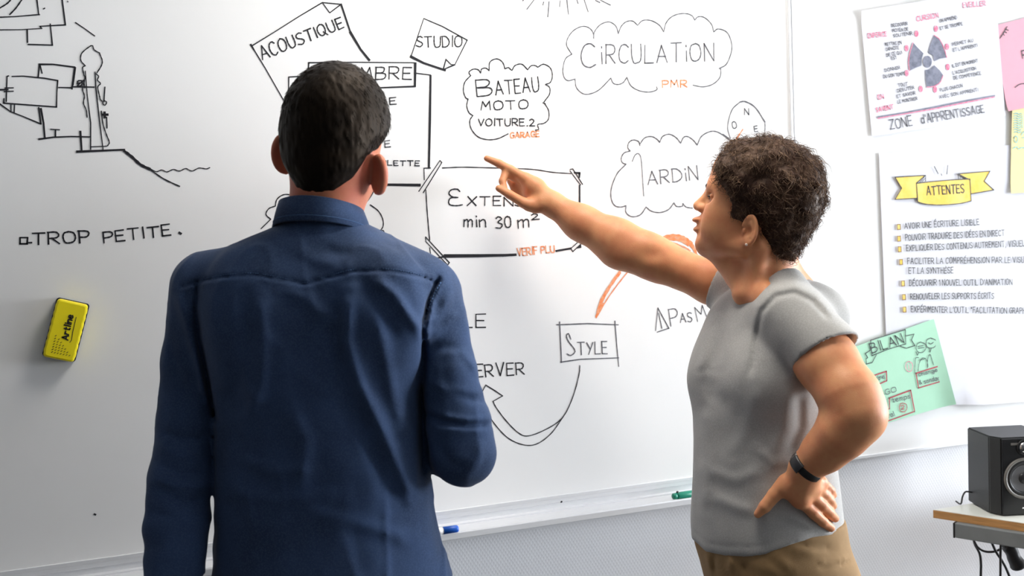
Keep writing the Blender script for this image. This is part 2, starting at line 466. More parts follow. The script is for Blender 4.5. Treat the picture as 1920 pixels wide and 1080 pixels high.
class Ink:
    """flat strokes on a plane y = -off; widths in photo pixels there"""
    def __init__(self, off):
        self.off = off; self.v = []; self.f = []; self.marks = []; self.k = 0
    def stroke(self, pts, w, smooth=False, taper=0.0):
        pts = list(pts)
        closed = len(pts) > 3 and abs(pts[0][0] - pts[-1][0]) + abs(pts[0][1] - pts[-1][1]) < .01
        if smooth: pts = catmull(pts, 6)
        q = [on_y(a, b, self.off) for a, b in pts]
        Z = pix(q[0])[2]
        hw = w * Z / FPX / 2
        q = [(p[0], p[2]) for p in q]
        r = [q[0]]
        for p in q[1:]:
            if math.hypot(p[0] - r[-1][0], p[1] - r[-1][1]) > 2e-4: r.append(p)
        if len(r) < 2: r.append((r[0][0] + hw, r[0][1]))
        n = len(r)
        self.k += 1                                # later strokes lie a hair above earlier ones
        yy = -self.off - self.k * 9e-6
        def add(L, R_):
            self.v += [(L[0], yy, L[1]), (R_[0], yy, R_[1])]
            return len(self.v) - 2
        segs = []
        for i in range(n - 1):
            d = np.subtract(r[i + 1], r[i]); d = d / np.linalg.norm(d); segs.append(d)
        prev = None
        for i in range(n):
            d0 = segs[max(i - 1, 0)]; d1 = segs[min(i, n - 2)]
            sharp = 0 < i < n - 1 and d0 @ d1 < .55
            h = hw * (1 + .16 * math.sin(i * 1.7 + r[0][0] * 90))
            if taper: h *= 1 - taper * i / (n - 1)
            e = h * .8
            p = np.array(r[i])
            if i == 0: p = p - d1 * e
            if i == n - 1: p = p + d0 * e
            if sharp:
                nn = np.array([-d0[1], d0[0]])
                k = add(p + d0 * e + nn * h, p + d0 * e - nn * h)
                self.f.append((prev, prev + 1, k + 1, k))
                nn = np.array([-d1[1], d1[0]])
                prev = add(p - d1 * e + nn * h, p - d1 * e - nn * h)
            else:
                t = d0 + d1; t = t / (np.linalg.norm(t) + 1e-9)
                nn = np.array([-t[1], t[0]])
                k = add(p + nn * h, p - nn * h)
                if prev is not None: self.f.append((prev, prev + 1, k + 1, k))
                prev = k
        return self
    def lines(self, K, spec, w):
        """strokes 'x,y x,y;~x,y ...' read in crop K; ~ smooth; '@2.5' ahead of a stroke sets its width"""
        for s in spec.split(';'):
            s = s.strip()
            if not s: continue
            ww = w
            if s[0] == '@':
                a, s = s[1:].split(' ', 1); ww = float(a); s = s.strip()
            sm = s[0] == '~'
            self.stroke(K(parse(s.lstrip('~'))), ww, sm)
        return self
    def fill(self, pts, smooth=False):
        if smooth: pts = catmull(list(pts), 5, True)
        k = len(self.v)
        q = [on_y(a, b, self.off) for a, b in pts]
        self.v += [tuple(p) for p in q]
        self.f.append(tuple(range(k, k + len(q))))
        return self
    def text(self, word, x0, y0, x1, y1, h, w, jit=.05, h1=None):
        """word along the baseline (x0,y0)-(x1,y1), letters h px tall (h1 at the end)"""
        mark = (len(self.v), len(self.f))
        adv = []
        tot = 0.0
        gl = []
        for ch in word:
            acc = None
            if ch in ACC: ch, acc = ACC[ch]
            if ch == ' ':
                gl.append(None); adv.append(5.0); tot += 5.0; continue
            st = FONT.get(ch) or FONT.get(ch.upper())
            pts = [[(float(a), float(b)) for a, b in (t.split(',') for t in s.lstrip('~').split())] for s in st.split(';')]
            sm = [s[0] == '~' for s in st.split(';')]
            if acc:
                pts.append([tuple(float(v) for v in t.split(',')) for t in acc.split()]); sm.append(False)
            mx = max(a for s in pts for a, b in s)
            gl.append((pts, sm)); adv.append(mx + 2.6); tot += mx + 2.6
        tot -= 2.6
        ux, uy = (x1 - x0) / tot, (y1 - y0) / tot
        L = math.hypot(x1 - x0, y1 - y0)
        nx, ny = (y1 - y0) / L, -(x1 - x0) / L
        r = random.Random(word + str(x0))
        t = 0.0
        for g, a in zip(gl, adv):
            if g:
                hh = (h + ((h1 or h) - h) * t / tot) / 10.0 * (1 + r.uniform(-jit, jit))
                sl = r.uniform(-jit, jit); dy = r.uniform(-jit, jit) * 5
                for s, sm in zip(*g):
                    self.stroke([(x0 + ux * (t + a_ + sl * b_) + nx * hh * (b_ + dy) , y0 + uy * (t + a_ + sl * b_) + ny * hh * (b_ + dy)) for a_, b_ in
                                 [(p[0] + r.uniform(-jit, jit) * 4, p[1] + r.uniform(-jit, jit) * 4) for p in s]], w, sm)
            t += a
        self.marks.append((mark, (len(self.v), len(self.f))))
        return self
    def done(self, name, m_, parent):
        """each written word becomes an object of its own, the other strokes one drawing"""
        used = np.zeros(len(self.f), bool)
        out = None
        jobs = []
        for (v0, f0), (v1, f1) in self.marks:
            used[f0:f1] = True
            jobs.append((name if ('letter' in name or 'hand' in name) else 'handwriting', self.f[f0:f1]))
        rest = [f for f, u in zip(self.f, used) if not u]
        if rest: jobs.insert(0, (name, rest))
        for nm, fs in jobs:
            ids = sorted({k for f in fs for k in f}); mp = {k: n for n, k in enumerate(ids)}
            me = bpy.data.meshes.new(nm)
            me.from_pydata([self.v[k] for k in ids], [], [tuple(mp[k] for k in f) for f in fs])
            me.update()
            bm = bmesh.new(); bm.from_mesh(me)
            for f in bm.faces:
                f.normal_update()
                if f.normal.y > 0: f.normal_flip()
            bm.to_mesh(me); bm.free()
            o = link(nm, me, m_, parent)
            out = out or o
        return out
IO = BO + .0007
def ink(): return Ink(IO)

KA = crop(0, 0, 3); KB = crop(440, 0, 3.13); KC = crop(840, 0, 3.177); KD = crop(760, 260, 4.155); KE = crop(840, 560, 3.4286)
KF = crop(1100, 160, 3.858); KG = crop(1060, 420, 4.909); KH = crop(480, 260, 4.153); KI = crop(0, 380, 3.177)

i = ink()
i.lines(KA, "0,97 90,93 222,82;208,0 218,82;~0,45 40,20 60,0;~55,82 90,45 122,0;350,0 368,140 225,148 235,160;@2 235,160 120,167 0,168;153,168 155,238;160,250 295,254 283,135;245,50 252,46;@2 425,127 475,160 533,202;@1.6 380,7 383,11", 2.4)
i.done('plan_drawing', M['black'], wb)
i = ink()
i.lines(KA, "215,435 222,362;@3.4 222,362 300,362 420,378;405,500 420,378;@2 425,380 412,480;225,365 237,412;35,570 40,430 48,427;68,430 130,428 250,440 325,453 320,520 318,602 22,580 22,555;@3 0,505 45,504;30,495 75,494;25,515 75,513;330,492 405,494;405,488 530,490;~435,470 440,455 462,456 458,480 438,482 445,465;470,452 435,482", 2.4)
i.lines(KA, "0,585 60,628 130,655 230,697 218,605;62,590 62,628;82,590 80,630;@3.4 230,612 245,690 252,770;@3 220,783 300,772 400,768;400,768 505,770;@3 312,730 312,765;285,727 335,730;@3.4 452,740 460,850;@4 435,853 560,848 700,842;@5 ~700,850 740,880 790,925 840,950;~840,950 920,1005 1010,1048;@1.8 ~850,952 880,966 910,956 940,967 975,953 1010,962 1045,948 1080,962 1120,945 1160,950 1180,943", 2.3)
i.lines(KA, "~480,370 455,340 460,300 500,265 520,257 530,280 560,298;~560,300 575,340 570,370 545,410;480,400 490,530 510,690 510,840;535,405 540,500 560,680 580,840;510,826 600,822;~480,370 465,380 472,420 478,440 465,500 475,540 470,580 485,620 490,660;~540,415 555,430 548,450 565,470 550,490 560,540 565,560 575,570;~570,625 580,700 600,760 615,800 605,820;590,490 585,565;~585,565 600,575 590,592 578,580 588,566;@4 575,645 605,645;@4 588,632 590,660;600,660 602,720;470,450 478,495", 2.0)
i.done('house_drawing', M['black'], wb)
i = ink()
i.lines(KI, "@3 120,208 165,208 162,245 120,245 120,208;@3 165,238 188,238", 3)
i.text('TROP', 61, 459, 168, 454, 22, 2.8); i.text('PETITE', 195, 455, 320, 441, 20, 2.6)
i.done('handwriting', M['black'], wb)
ink().lines(IDENT, "@4 336,436 339,438", 4).done('handwritten_full_stop', M['black'], wb)
i = ink(); i.lines(IDENT, "@3 177,964 179,965", 3); i.done('ink_spot', M['black'], wb)

i = ink()
i.lines(KB, "100,270 230,190 380,95 515,15;@2.4 515,15 625,25;@3 625,25 680,190;@4.6 680,190 740,290 790,352;100,270 180,400 300,610 330,660;515,15 558,75 625,25;@3 95,262 112,290", 2.0)
i.text('ACOUSTIQUE', 493, 112, 645, 51, 25, 2.3, h1=20)
i.done('folded_note_drawing', M['black'], wb)
i = ink()
i.lines(KB, "1110,108 1220,155 1365,235 1292,380 1270,378 1240,348 1225,400;@4.5 1035,332 1110,370 1235,412;1110,108 1035,332;@2.4 1240,348 1225,408 1292,380", 1.8)
i.text('STUDIO', 781, 88, 866, 88, 20, 2.1)
i.done('folded_note_drawing', M['black'], wb)
i = ink()
i.lines(KB, "432,440 435,368 700,365 1060,368;@5 1060,372 1058,505;@3 1058,507 850,515 500,520;318,640 316,580 318,452 430,445;1068,430 1150,440;@4 1150,445 1146,700 1140,985", 2.2)
i.text('CHAMBRE', 598, 150, 771, 148, 23, 2.1)
i.text('E', 731, 196, 743, 195, 13, 2); i.text('E', 722, 276, 732, 275, 12, 1.6)
i.text('TOILETTE', 694, 309, 786, 311, 9, 1.8)
i.done('room_list_drawing', M['black'], wb)
ink().lines(IDENT, "@5 560,343 717,346 787,347", 4).done('drawn_line', M['black'], wb)

for r_ in "470,55 512,0;595,100 602,10;718,85 708,0;835,70 812,0;968,30 908,0;565,30 570,12;665,40 668,5;445,5 450,0;775,20 768,0;905,15 880,2".split(';'):
    ink().lines(KC, r_, 1.9).done('sun_ray_drawing', M['grey'], wb)
i = ink()
i.lines(KC, "~868,230 865,195 840,165 800,157 750,180 715,225 707,270 738,322;~738,322 700,350 685,410 690,455 715,480 757,470;~757,470 765,520 800,555 840,560 900,535 970,465;~970,465 985,495 1015,503 1045,490 1065,460;~1065,460 1090,510 1140,540 1200,548 1243,535 1243,518;~1460,507 1520,517 1580,500 1620,460 1625,410 1615,408;~1615,408 1660,380 1690,300 1685,240 1660,190 1610,172 1583,190;~1583,190 1570,145 1530,105 1490,100 1470,120;~1470,120 1450,90 1400,80 1340,95 1300,135 1285,190;~1285,190 1260,150 1210,122 1160,122 1130,150;~1130,150 1100,125 1060,130 1030,160 1015,200;~1015,200 1000,155 960,130 910,145 875,185 866,225", 1.7)
i.done('cloud_drawing', M['grey'], wb)
i = ink()
i.text('C', 1090, 127, 1117, 126, 44, 2.4, jit=.02); i.text('iRCULATiON', 1127, 120, 1339, 114, 34, 2.2)
i.done('handwriting', M['grey'], wb)
i = ink(); i.text('PMR', 1242, 164, 1288, 163, 13, 2.2); i.done('orange_handwriting', M['orange'], wb)
i = ink()
i.lines(KC, "~135,450 125,430 150,412 180,415 195,435;~195,435 200,412 225,405 245,420;~245,420 250,370 290,350 325,370 340,410;~340,410 360,402 375,415 382,418;~382,418 400,390 440,382 475,415;~475,415 495,392 520,390 535,400;~535,400 570,382 610,405 622,450 610,490 580,503;~580,503 605,520 605,560 585,590 572,608;565,612 580,618;~575,615 600,660 598,710 570,735 535,742 540,770 520,775;~135,450 100,490 92,540 105,580 120,590;~120,590 112,630 125,670 148,688;~148,688 130,720 140,770 180,815 240,832 300,825 358,797", 1.9)
i.text('B', 895, 181, 924, 179, 32, 2.3); i.text('ATEAU', 930, 178, 1011, 171, 26, 2.2)
i.text('MOTO', 902, 207, 990, 204, 17, 2.1); i.text('VOITURE.2', 897, 236, 1003, 236, 13, 2.1)
i.done('cloud_drawing', M['black'], wb)
i = ink(); i.text('GARAGE', 957, 259, 1011, 256, 10, 2.2); i.done('orange_handwriting', M['orange'], wb)

i = ink()
i.lines(KD, "148,320 145,230 195,228;~290,228 450,222 700,228 830,232 1000,240 1150,262 1290,272;~160,400 170,560 180,680 190,790;190,850 200,925;@3 230,935 320,915;@6 310,914 560,912 780,908;@4.5 760,909 860,904;@3.4 1175,875 1290,855;@3 1358,365 1358,500;@3.4 1318,265 1358,268 1355,300", 2.0)
i.fill(KD([(1330, 858), (1372, 850), (1370, 825)]))
i.lines(KD, "105,410 270,170 285,185 140,420;158,765 160,800 330,985 343,965 158,765;1283,240 1305,235 1380,355;1283,250 1365,360;1290,855 1305,880 1390,800;1290,855 1375,780", 1.8)
i.done('taped_sheet_drawing', M['black'], wb)
i = ink()
i.lines(KD, "~425,412 405,393 360,398 340,425 365,452 410,458;~410,458 355,462 338,490 350,515 400,522 445,515", 2.3)
i.text('XTEN', 876, 385, 962, 386, 17, 2.2); i.text('SION', 966, 386, 1025, 388, 16, 2.2)
i.text('min', 870, 425, 911, 425, 22, 2.3); i.text('30', 930, 428, 959, 426, 21, 2.3); i.text('m', 972, 428, 992, 426, 26, 2.3); i.text('2', 997, 412, 1011, 411, 11, 2.2)
i.done('handwriting', M['black'], wb)
i = ink(); i.text('VERIF', 971, 480, 1008, 476, 14, 2.1); i.text('PLU', 1015, 475, 1040, 473, 13, 2.1); i.done('orange_handwriting', M['orange'], wb)
i = ink()
i.lines(KH, "~290,440 220,435 165,470 150,525;~150,525 100,545 78,590 115,627;115,627 40,700;~890,515 950,560 985,620 990,680 965,720;~965,720 990,715 998,735 995,765", 2.0)
i.done('cloud_drawing', M['black'], wb)
i = ink()
i.text('LE', 868, 614, 910, 613, 25, 2.2); i.text('ERVER', 893, 707, 983, 702, 23, 2.3)
i.done('handwriting', M['black'], wb)
i = ink()
i.lines(KE, "700,168 900,160 1095,168;718,150 730,410;1073,145 1085,300 1098,435;725,408 850,390 1098,380", 2.0)
i.lines(KE, "~790,260 775,225 762,240 775,275 810,320 815,345 790,365 765,355", 2.0)
i.text('TYLE', 1084, 665, 1139, 663, 23, 2.0)
i.done('style_box_drawing', M['grey'], wb)
i = ink()
i.lines(KE, "~848,430 840,500 800,640 740,760 650,830 520,882 450,860 370,780 310,700 290,660;290,660 352,625 300,590 243,555 200,635 150,700;170,650 232,660;~232,660 250,730 320,830 400,905 500,942 580,930 660,870 720,790 775,700 820,580 848,460", 1.8)
i.done('arrow_drawing', M['black'], wb)
i = ink()
i.lines(KE, "1335,205 1350,60 1420,190 1345,215;1355,95 1375,190", 1.8)
i.text('P', 1258, 611, 1273, 609, 32, 1.8); i.text('AS', 1276, 605, 1298, 603, 17, 1.8); i.text('M', 1308, 602, 1326, 596, 27, 1.6); i.text('o', 1330, 601, 1338, 601, 22, 2.0)
i.done('handwriting', M['grey'], wb)
i = ink()
i.lines(KF, "~385,435 375,405 335,395 305,415 298,450 315,475;~315,475 270,490 250,530 260,560 285,570;~285,570 220,640 180,740 178,820 205,870 250,880 285,870;~285,870 285,920 330,950 390,935 430,880;~430,880 470,910 530,920 590,900 632,850;~632,850 650,875 690,875 697,855;~697,855 720,880 765,888;~385,425 420,380 470,370 510,390 528,412;~528,412 550,370 600,353 650,380 680,418;~680,418 700,378 730,370 770,395 800,432;~800,432 830,370 890,335 940,335 990,360;@3.4 985,355 1030,388", 1.8)
i.lines(KF, "@1.5 ~330,550 350,505 378,495 395,540 405,680 413,800", 1.5)
i.text('ARDiN', 1215, 346, 1309, 337, 25, 1.9)
i.done('cloud_drawing', M['grey'], wb)
i = ink()
i.lines(KF, "~1040,385 1020,300 1050,180 1110,120;@2.4 ~1110,120 1150,118 1220,160 1290,265;~1290,265 1290,320 1280,370 1240,450", 1.7)
i.text('N', 1396, 215, 1404, 215, 12, 1.9); i.text('O', 1374, 241, 1382, 240, 13, 1.8); i.text('E', 1415, 247, 1421, 246, 11, 1.8)
i.done('compass_drawing', M['grey'], wb)
i = ink(); i.lines(KF, "1130,318 1100,365;@3 1105,355 1080,395", 2.2); i.done('compass_needle_drawing', M['orange'], wb)
i = ink()
i.lines(KG, "@4 ~285,850 330,700 420,550 520,410;@5 ~288,845 340,705 415,570 500,450;@2 ~300,840 380,700 480,560 575,440;@3 ~285,860 320,790 350,730;@7 ~870,140 960,112 1050,115 1110,140 1160,180;@6 ~1060,120 1120,150 1170,200 1200,260;@2.4 ~880,145 1000,175 1100,215 1150,245;@5 ~900,140 980,140 1060,150 1130,190;@4 ~1120,160 1180,230 1220,300", 3)
i.lines(KG, "@2 ~575,440 680,330 780,230 880,145;@4 ~520,410 620,290 740,190 880,132", 3)
i.done('curved_arrow_drawing', M['orange'], wb)
# ------------------------------------------------------------------ paper sheets
def paper(name, corners, off, m_, label, cat, curl=None, nx=14, ny=14, group=None):
    """corners TL TR BR BL in photo pixels, on the plane off metres before the wall; curl(u,v) lifts it"""
    c = [on_y(a, b, off) for a, b in corners]
    th = .0004
    bm = bmesh.new()
    F, B = [], []
    for j in range(ny + 1):
        v = j / ny
        fr, br = [], []
        for i_ in range(nx + 1):
            u = i_ / nx
            p = (1 - v) * ((1 - u) * c[0] + u * c[1]) + v * ((1 - u) * c[3] + u * c[2])
            lift = curl(u, v) if curl else 0.0
            fr.append(bm.verts.new((p[0], p[1] - lift, p[2])))
            br.append(bm.verts.new((p[0], p[1] - lift + th, p[2])))
        F.append(fr); B.append(br)
    for j in range(ny):
        for i_ in range(nx):
            bm.faces.new((F[j][i_], F[j + 1][i_], F[j + 1][i_ + 1], F[j][i_ + 1]))
            bm.faces.new((B[j][i_], B[j][i_ + 1], B[j + 1][i_ + 1], B[j + 1][i_]))
    for i_ in range(nx):
        bm.faces.new((F[0][i_], F[0][i_ + 1], B[0][i_ + 1], B[0][i_]))
        bm.faces.new((F[ny][i_], B[ny][i_], B[ny][i_ + 1], F[ny][i_ + 1]))
    for j in range(ny):
        bm.faces.new((F[j][0], B[j][0], B[j + 1][0], F[j + 1][0]))
        bm.faces.new((F[j][nx], F[j + 1][nx], B[j + 1][nx], B[j][nx]))
    bmesh.ops.recalc_face_normals(bm, faces=bm.faces)
    o = obj(name, bm, m_, None, True)
    o.data.set_sharp_from_angle(angle=math.radians(40))
    tag(o, label, cat, group)
    return o
OF_ = BO + .0045                              # sheets hang a few millimetres off the board

flip = paper('flipchart_sheet', [(1648, 287), (2120, 258), (2120, 735), (1667, 768)], OF_, M['paper'],
             'large white flipchart sheet with a yellow ribbon banner and bullet list', 'flipchart sheet',
             lambda u, v: min(1, max(0, (u - .27) / .06)) * (.026 * max(0, (v - .93) / .07) ** 2 * (1 - .35 * u) + .006 * max(0, (v - .80) / .20) ** 2), 24, 28)
zone = paper('poster_sheet', [(1613, 21), (1866, -20), (1885, 217), (1635, 256)], OF_ + .001, M['paper'],
             'white sheet with a dark three-bladed trefoil drawing and pink notes', 'poster',
             lambda u, v: .006 * max(0, (.10 - v) / .10) ** 2)
pink = paper('pink_sheet', [(1865, 48), (2060, -2), (2085, 168), (1888, 209)], OF_ + .0005, M['pinkpaper'],
             'pink sheet cut by the right photo edge, beside the trefoil sheet', 'paper sheet',
             lambda u, v: .006 * max(0, (v - .8) / .2) ** 2)
yel = paper('yellow_sheet', [(1898, 202), (2030, 190), (2034, 352), (1894, 363)], OF_ + .004, M['yellowpaper'],
            'pale yellow sheet below the pink one at the right photo edge', 'paper sheet',
            lambda u, v: .004 * max(0, (v - .8) / .2) ** 2)
GREEN = [(1575, 660), (1751, 598), (1788, 757), (1630, 803)]
green = paper('mint_green_sheet', GREEN, OF_ + .006, M['greenpaper'],
              'mint green sheet with red boxes stuck slantwise behind the raised elbow', 'paper sheet',
              lambda u, v: .010 * max(0, (u - .8) / .2) ** 2 * v)

# --- the flipchart's drawing
FO = OF_ + .0032
K5 = crop(1560, 250, 2.919)
def inkF(): return Ink(FO)
i = inkF()
i.fill(K5([(345, 242), (510, 232), (462, 272), (466, 355), (345, 362), (380, 300)]))
i.done('banner_tail', M['yellowink'], flip); i = inkF()
i.fill(K5([(690, 222), (865, 207), (835, 260), (885, 310), (762, 330), (756, 255)]))
i.done('banner_tail', M['yellowink'], flip)
i = Ink(FO + .0003)
i.fill(K5([(463, 274), (530, 266), (620, 258), (690, 253), (755, 250), (762, 370), (700, 384), (600, 392), (520, 388), (470, 376)]))
bn = i.done('banner', M['yellowink'], flip)
i = Ink(FO + .0006)
i.lines(K5, "345,240 512,230 463,272;345,240 382,300 345,362 466,355;690,222 865,207 833,262 886,310 760,332;690,222 756,255;690,222 692,250;512,230 512,262;463,274 530,266 620,258 690,253 755,250 762,370;~762,370 700,384 600,392 520,388 470,376;470,376 463,274;@1 480,268 505,240;@1 492,264 510,246;@1 700,248 705,232;@1 715,246 720,238;@1 730,249 735,244", 1.6)
i.text('ATTENTES', 1738, 366, 1808, 361, 16, 2.0)
i.lines(K5, "560,182 580,220;597,222 600,230;633,175 628,222", 1.5)
i.done('banner_lettering', M['black'], flip)
bl = [(366, 513), (367, 577), (370, 635), (378, 705), (389, 822), (394, 897), (397, 965)]
for (bx_, by_) in bl:
    i = inkF()
    i.fill(K5([(bx_ - 8, by_ - 14), (bx_ + 8, by_ - 15), (bx_ + 9, by_ + 13), (bx_ - 7, by_ + 14)]))
    b_ = i.done('bullet_mark', M['yellowink'], flip)
M['ochre'] = mat('ochre_ink', (0.30, 0.16, 0.03), 0.6)
for (bx_, by_) in bl:
    i = Ink(FO + .0003)
    i.lines(K5, f"{bx_-8},{by_-14} {bx_+8},{by_-15} {bx_+9},{by_+13} {bx_-7},{by_+14} {bx_-8},{by_-14}", 1.5)
    i.done('bullet_outline', M['ochre'], flip)
for wd, a, b_, c_, d in (("AVOIR UNE ÉCRITURE LISIBLE", 398, 522, 805, 500), ("POUVOIR TRADUIRE DES IDÉES EN DIRECT", 402, 586, 943, 560),
                        ("EXPLIQUER DES CONTENUS AUTREMENT, VISUELLEMENT", 408, 644, 1160, 612), ("FACILITER LA COMPRÉHENSION PAR LE VISUEL", 413, 714, 1085, 706),
                        ("ET LA SYNTHÈSE", 420, 767, 663, 765), ("DÉCOUVRIR 1 NOUVEL OUTIL D'ANIMATION", 423, 834, 985, 828),
                        ("RENOUVELER LES SUPPORTS ÉCRITS", 430, 908, 885, 904), ('EXPÉRIMENTER L\'OUTIL "FACILITATION GRAPHIQUE', 433, 978, 1120, 986)):
    q = K5([(a, b_), (c_, d)])
    i = inkF()
    i.text(wd, *q[0], *q[1], 10.5, 1.35, jit=.06)
    i.done('handwritten_line', M['black'], flip)

# --- the trefoil sheet
ZO = OF_ + .001 + .0012
K8 = crop(1600, 0, 4.32)
def inkZ(d=0): return Ink(ZO + d)
def tref(pts, name='trefoil_blade'):
    i = inkZ(); i.fill(K8(pts)); return i.done(name, M['slate'], zone)
tref([(485, 345), (520, 385), (568, 432), (555, 470), (552, 530), (500, 550), (455, 572), (448, 500), (458, 430)])
tref([(655, 285), (700, 320), (735, 390), (757, 465), (700, 475), (655, 495), (645, 450), (605, 425), (625, 355)])
tref([(655, 528), (700, 570), (728, 610), (700, 670), (650, 700), (595, 706), (584, 640), (584, 568), (620, 560)])
el = lambda cx, cy, rx, ry, n=24: [(cx + rx * math.cos(6.2832 * k / n), cy + ry * math.sin(6.2832 * k / n)) for k in range(n)]
tref(el(600, 500, 36, 48), 'trefoil_hub')
i = inkZ(.0003)
i.lines(K8, "@1.6 ~655,285 700,320 735,390 757,465;@1.6 ~728,610 700,670 650,700 595,706;@1.6 ~455,572 448,500 458,430 485,345;@2 200,958 420,922 650,882 900,832 1145,785", 1.5)
i.done('pink_outline', M['pinkink'], zone)
i = inkZ(.0004)
i.lines(K8, "@3 200,948 420,912 650,870 900,820 1145,775", 3)
i.done('underline_bar', M['slate'], zone)
for (cx, cy) in ((512, 272), (670, 232), (760, 378), (765, 543), (663, 725), (547, 720), (433, 592), (432, 390)):
    i = inkZ(); i.fill(K8(el(cx, cy, 16, 26, 14))); i.done('pink_dot', M['pinkink'], zone)
i = inkZ()
q = K8([(302, 1048), (480, 1015)]); i.text('ZONE', *q[0], *q[1], 18, 1.8)
q = K8([(555, 1002), (1062, 910)]); i.text("d'APPRENTISSAGE", *q[0], *q[1], 17, 1.8, h1=14)
i.done('title_lettering', M['grey'], zone)
for wd, a, b_, c_, d, h in (("EXPERCE", 120, 308, 270, 290, 8), ("CURSION", 515, 172, 690, 140, 9), ("EVEILLER", 890, 62, 1072, 45, 9), ("EN", 202, 804, 248, 796, 8), ("SAVENT", 188, 908, 325, 880, 8)):
    q = K8([(a, b_), (c_, d)]); i = inkZ(); i.text(wd, *q[0], *q[1], h, 1.5); i.done('pink_lettering', M['pinkink'], zone)
for wd, a, b_, c_, d in (("DECOUVRIR", 310, 218, 440, 202), ("MOYEN DE", 318, 260, 445, 247), ("SOUTENIR", 325, 302, 480, 280), ("METTRE EN", 258, 372, 390, 356), ("CAPACITE", 265, 412, 370, 396),
                        ("DE CE QUI", 270, 458, 395, 436), ("EST", 310, 484, 355, 476), ("DONNER", 258, 582, 380, 556), ("DU SON TEMPS", 245, 632, 420, 606), ("TOUT", 365, 704, 440, 692), ("DEBUTER", 358, 748, 495, 718),
                        ("ET SAVOIR", 355, 794, 505, 762), ("LE MONTRER", 360, 838, 520, 808), ("ON APPREND", 700, 182, 840, 152), ("ET SE TROMPE", 705, 242, 885, 202), ("PERMET AU", 805, 372, 970, 338),
                        ("ET L'APPRENTI", 810, 418, 1005, 378), ("IL EST EN MOMENT", 805, 546, 1010, 502), ("L'ACQUISITION", 810, 604, 995, 563), ("DE COMPETENCE", 815, 644, 1035, 604), ("PLUS CHACUN", 705, 742, 885, 704), ("AVEC SON APPRENTI", 700, 798, 1010, 738)):
    q = K8([(a, b_), (c_, d)]); i = inkZ(); i.text(wd, *q[0], *q[1], 5.6, 1.05, jit=.08); i.done('small_lettering', M['grey'], zone)

# --- pink and yellow sheets
K4 = crop(1440, 0, 3)
i = Ink(OF_ + .0005 + .0012)
i.lines(K4, "@2 ~1305,215 1325,185 1345,150;1322,190 1330,198;1330,176 1342,184;1338,164 1352,170", 1.6)
i.done('dark_mark', M['black'], pink); i = Ink(OF_ + .0005 + .0012)
i.lines(K4, "~1390,492 1415,475 1445,470 1500,472", 1.6)
i.text('RETOUR', 1918, 110, 1990, 96, 14, 2)
i.done('dark_mark', M['black'], pink)
i = Ink(OF_ + .004 + .0012)
for k in range(9):
    y0 = 640 + k * 13
    i.lines(K4, f"@1.6 ~1385,{y0} 1400,{y0-4} 1412,{y0+3} 1425,{y0-3}", 1.5)
i.lines(K4, "@1.6 ~1385,775 1395,765 1405,775 1400,800 1388,795 1385,775;@1.6 ~1425,760 1440,740 1455,750 1450,770 1430,775;@1.6 ~1380,835 1400,825 1410,838 1430,830 1460,836 1500,826;1432,640 1432,720;1470,650 1500,650;1470,680 1520,676;1470,710 1510,706", 1.5)
i.done('teal_marks', M['teal'], yel)

# --- the green sheet
GO = OF_ + .006 + .0016
K6 = crop(1560, 570, 4)
i = Ink(GO)
i.lines(K6, "290,272 550,192 553,300 420,340 300,388 290,272;290,345 250,372 268,402 255,412 258,450 300,440 332,382;553,240 615,226 596,270 622,312 560,332 500,312", 1.5)
q = K6([(302, 368), (540, 288)]); i.text('BILAN', *q[0], *q[1], 18, 1.9)
i.lines(K6, "~665,285 700,300 705,330 680,362 645,358 630,330 640,300 665,285;~740,255 775,270 782,300 760,328 720,325 705,298 712,270 740,255;645,318 685,312;648,332 690,326;~725,290 740,300 760,288;630,360 640,385 650,365;730,330 735,362 745,330;~620,512 622,450 628,405 650,402;~645,500 655,440 680,405 710,420 720,470;~715,480 718,410 735,378 750,420 762,455;660,420 690,415", 1.2)
i.done('bilan_drawing', M['black'], green)
i = Ink(GO)
for wd, a, b_, c_, d, h in (("changer", 652, 542, 812, 500, 7), ("& sondage", 658, 604, 832, 562, 8), ("GO", 405, 682, 485, 655, 9), ("temps", 455, 738, 588, 704, 9), ("oral", 405, 862, 470, 838, 9), ("rire", 330, 578, 395, 555, 9)):
    q = K6([(a, b_), (c_, d)]); i.text(wd, *q[0], *q[1], h, 1.3)
i.done('dark_lettering', M['grey'], green)
i = Ink(GO + .0003)
i.lines(K6, "630,520 830,457 852,570 650,630 630,520;290,545 408,505 411,575 330,612;395,800 432,785 430,706 590,647 620,806 400,885", 2.2)
i.lines(K6, "@1.4 ~530,742 556,752 562,780 545,808 515,802 505,775 515,750 530,742;@1.4 ~518,768 530,758 540,770 522,790 542,786", 1.4)
i.done('red_box_drawing', M['red'], green)
i = Ink(GO + .0003)
i.lines(K6, "@1.3 ~578,430 600,445 605,475 590,505 565,500 552,470 560,440 578,430;574,452 578,490", 1.3)
i.done('pink_ring_drawing', M['pinkink'], green)

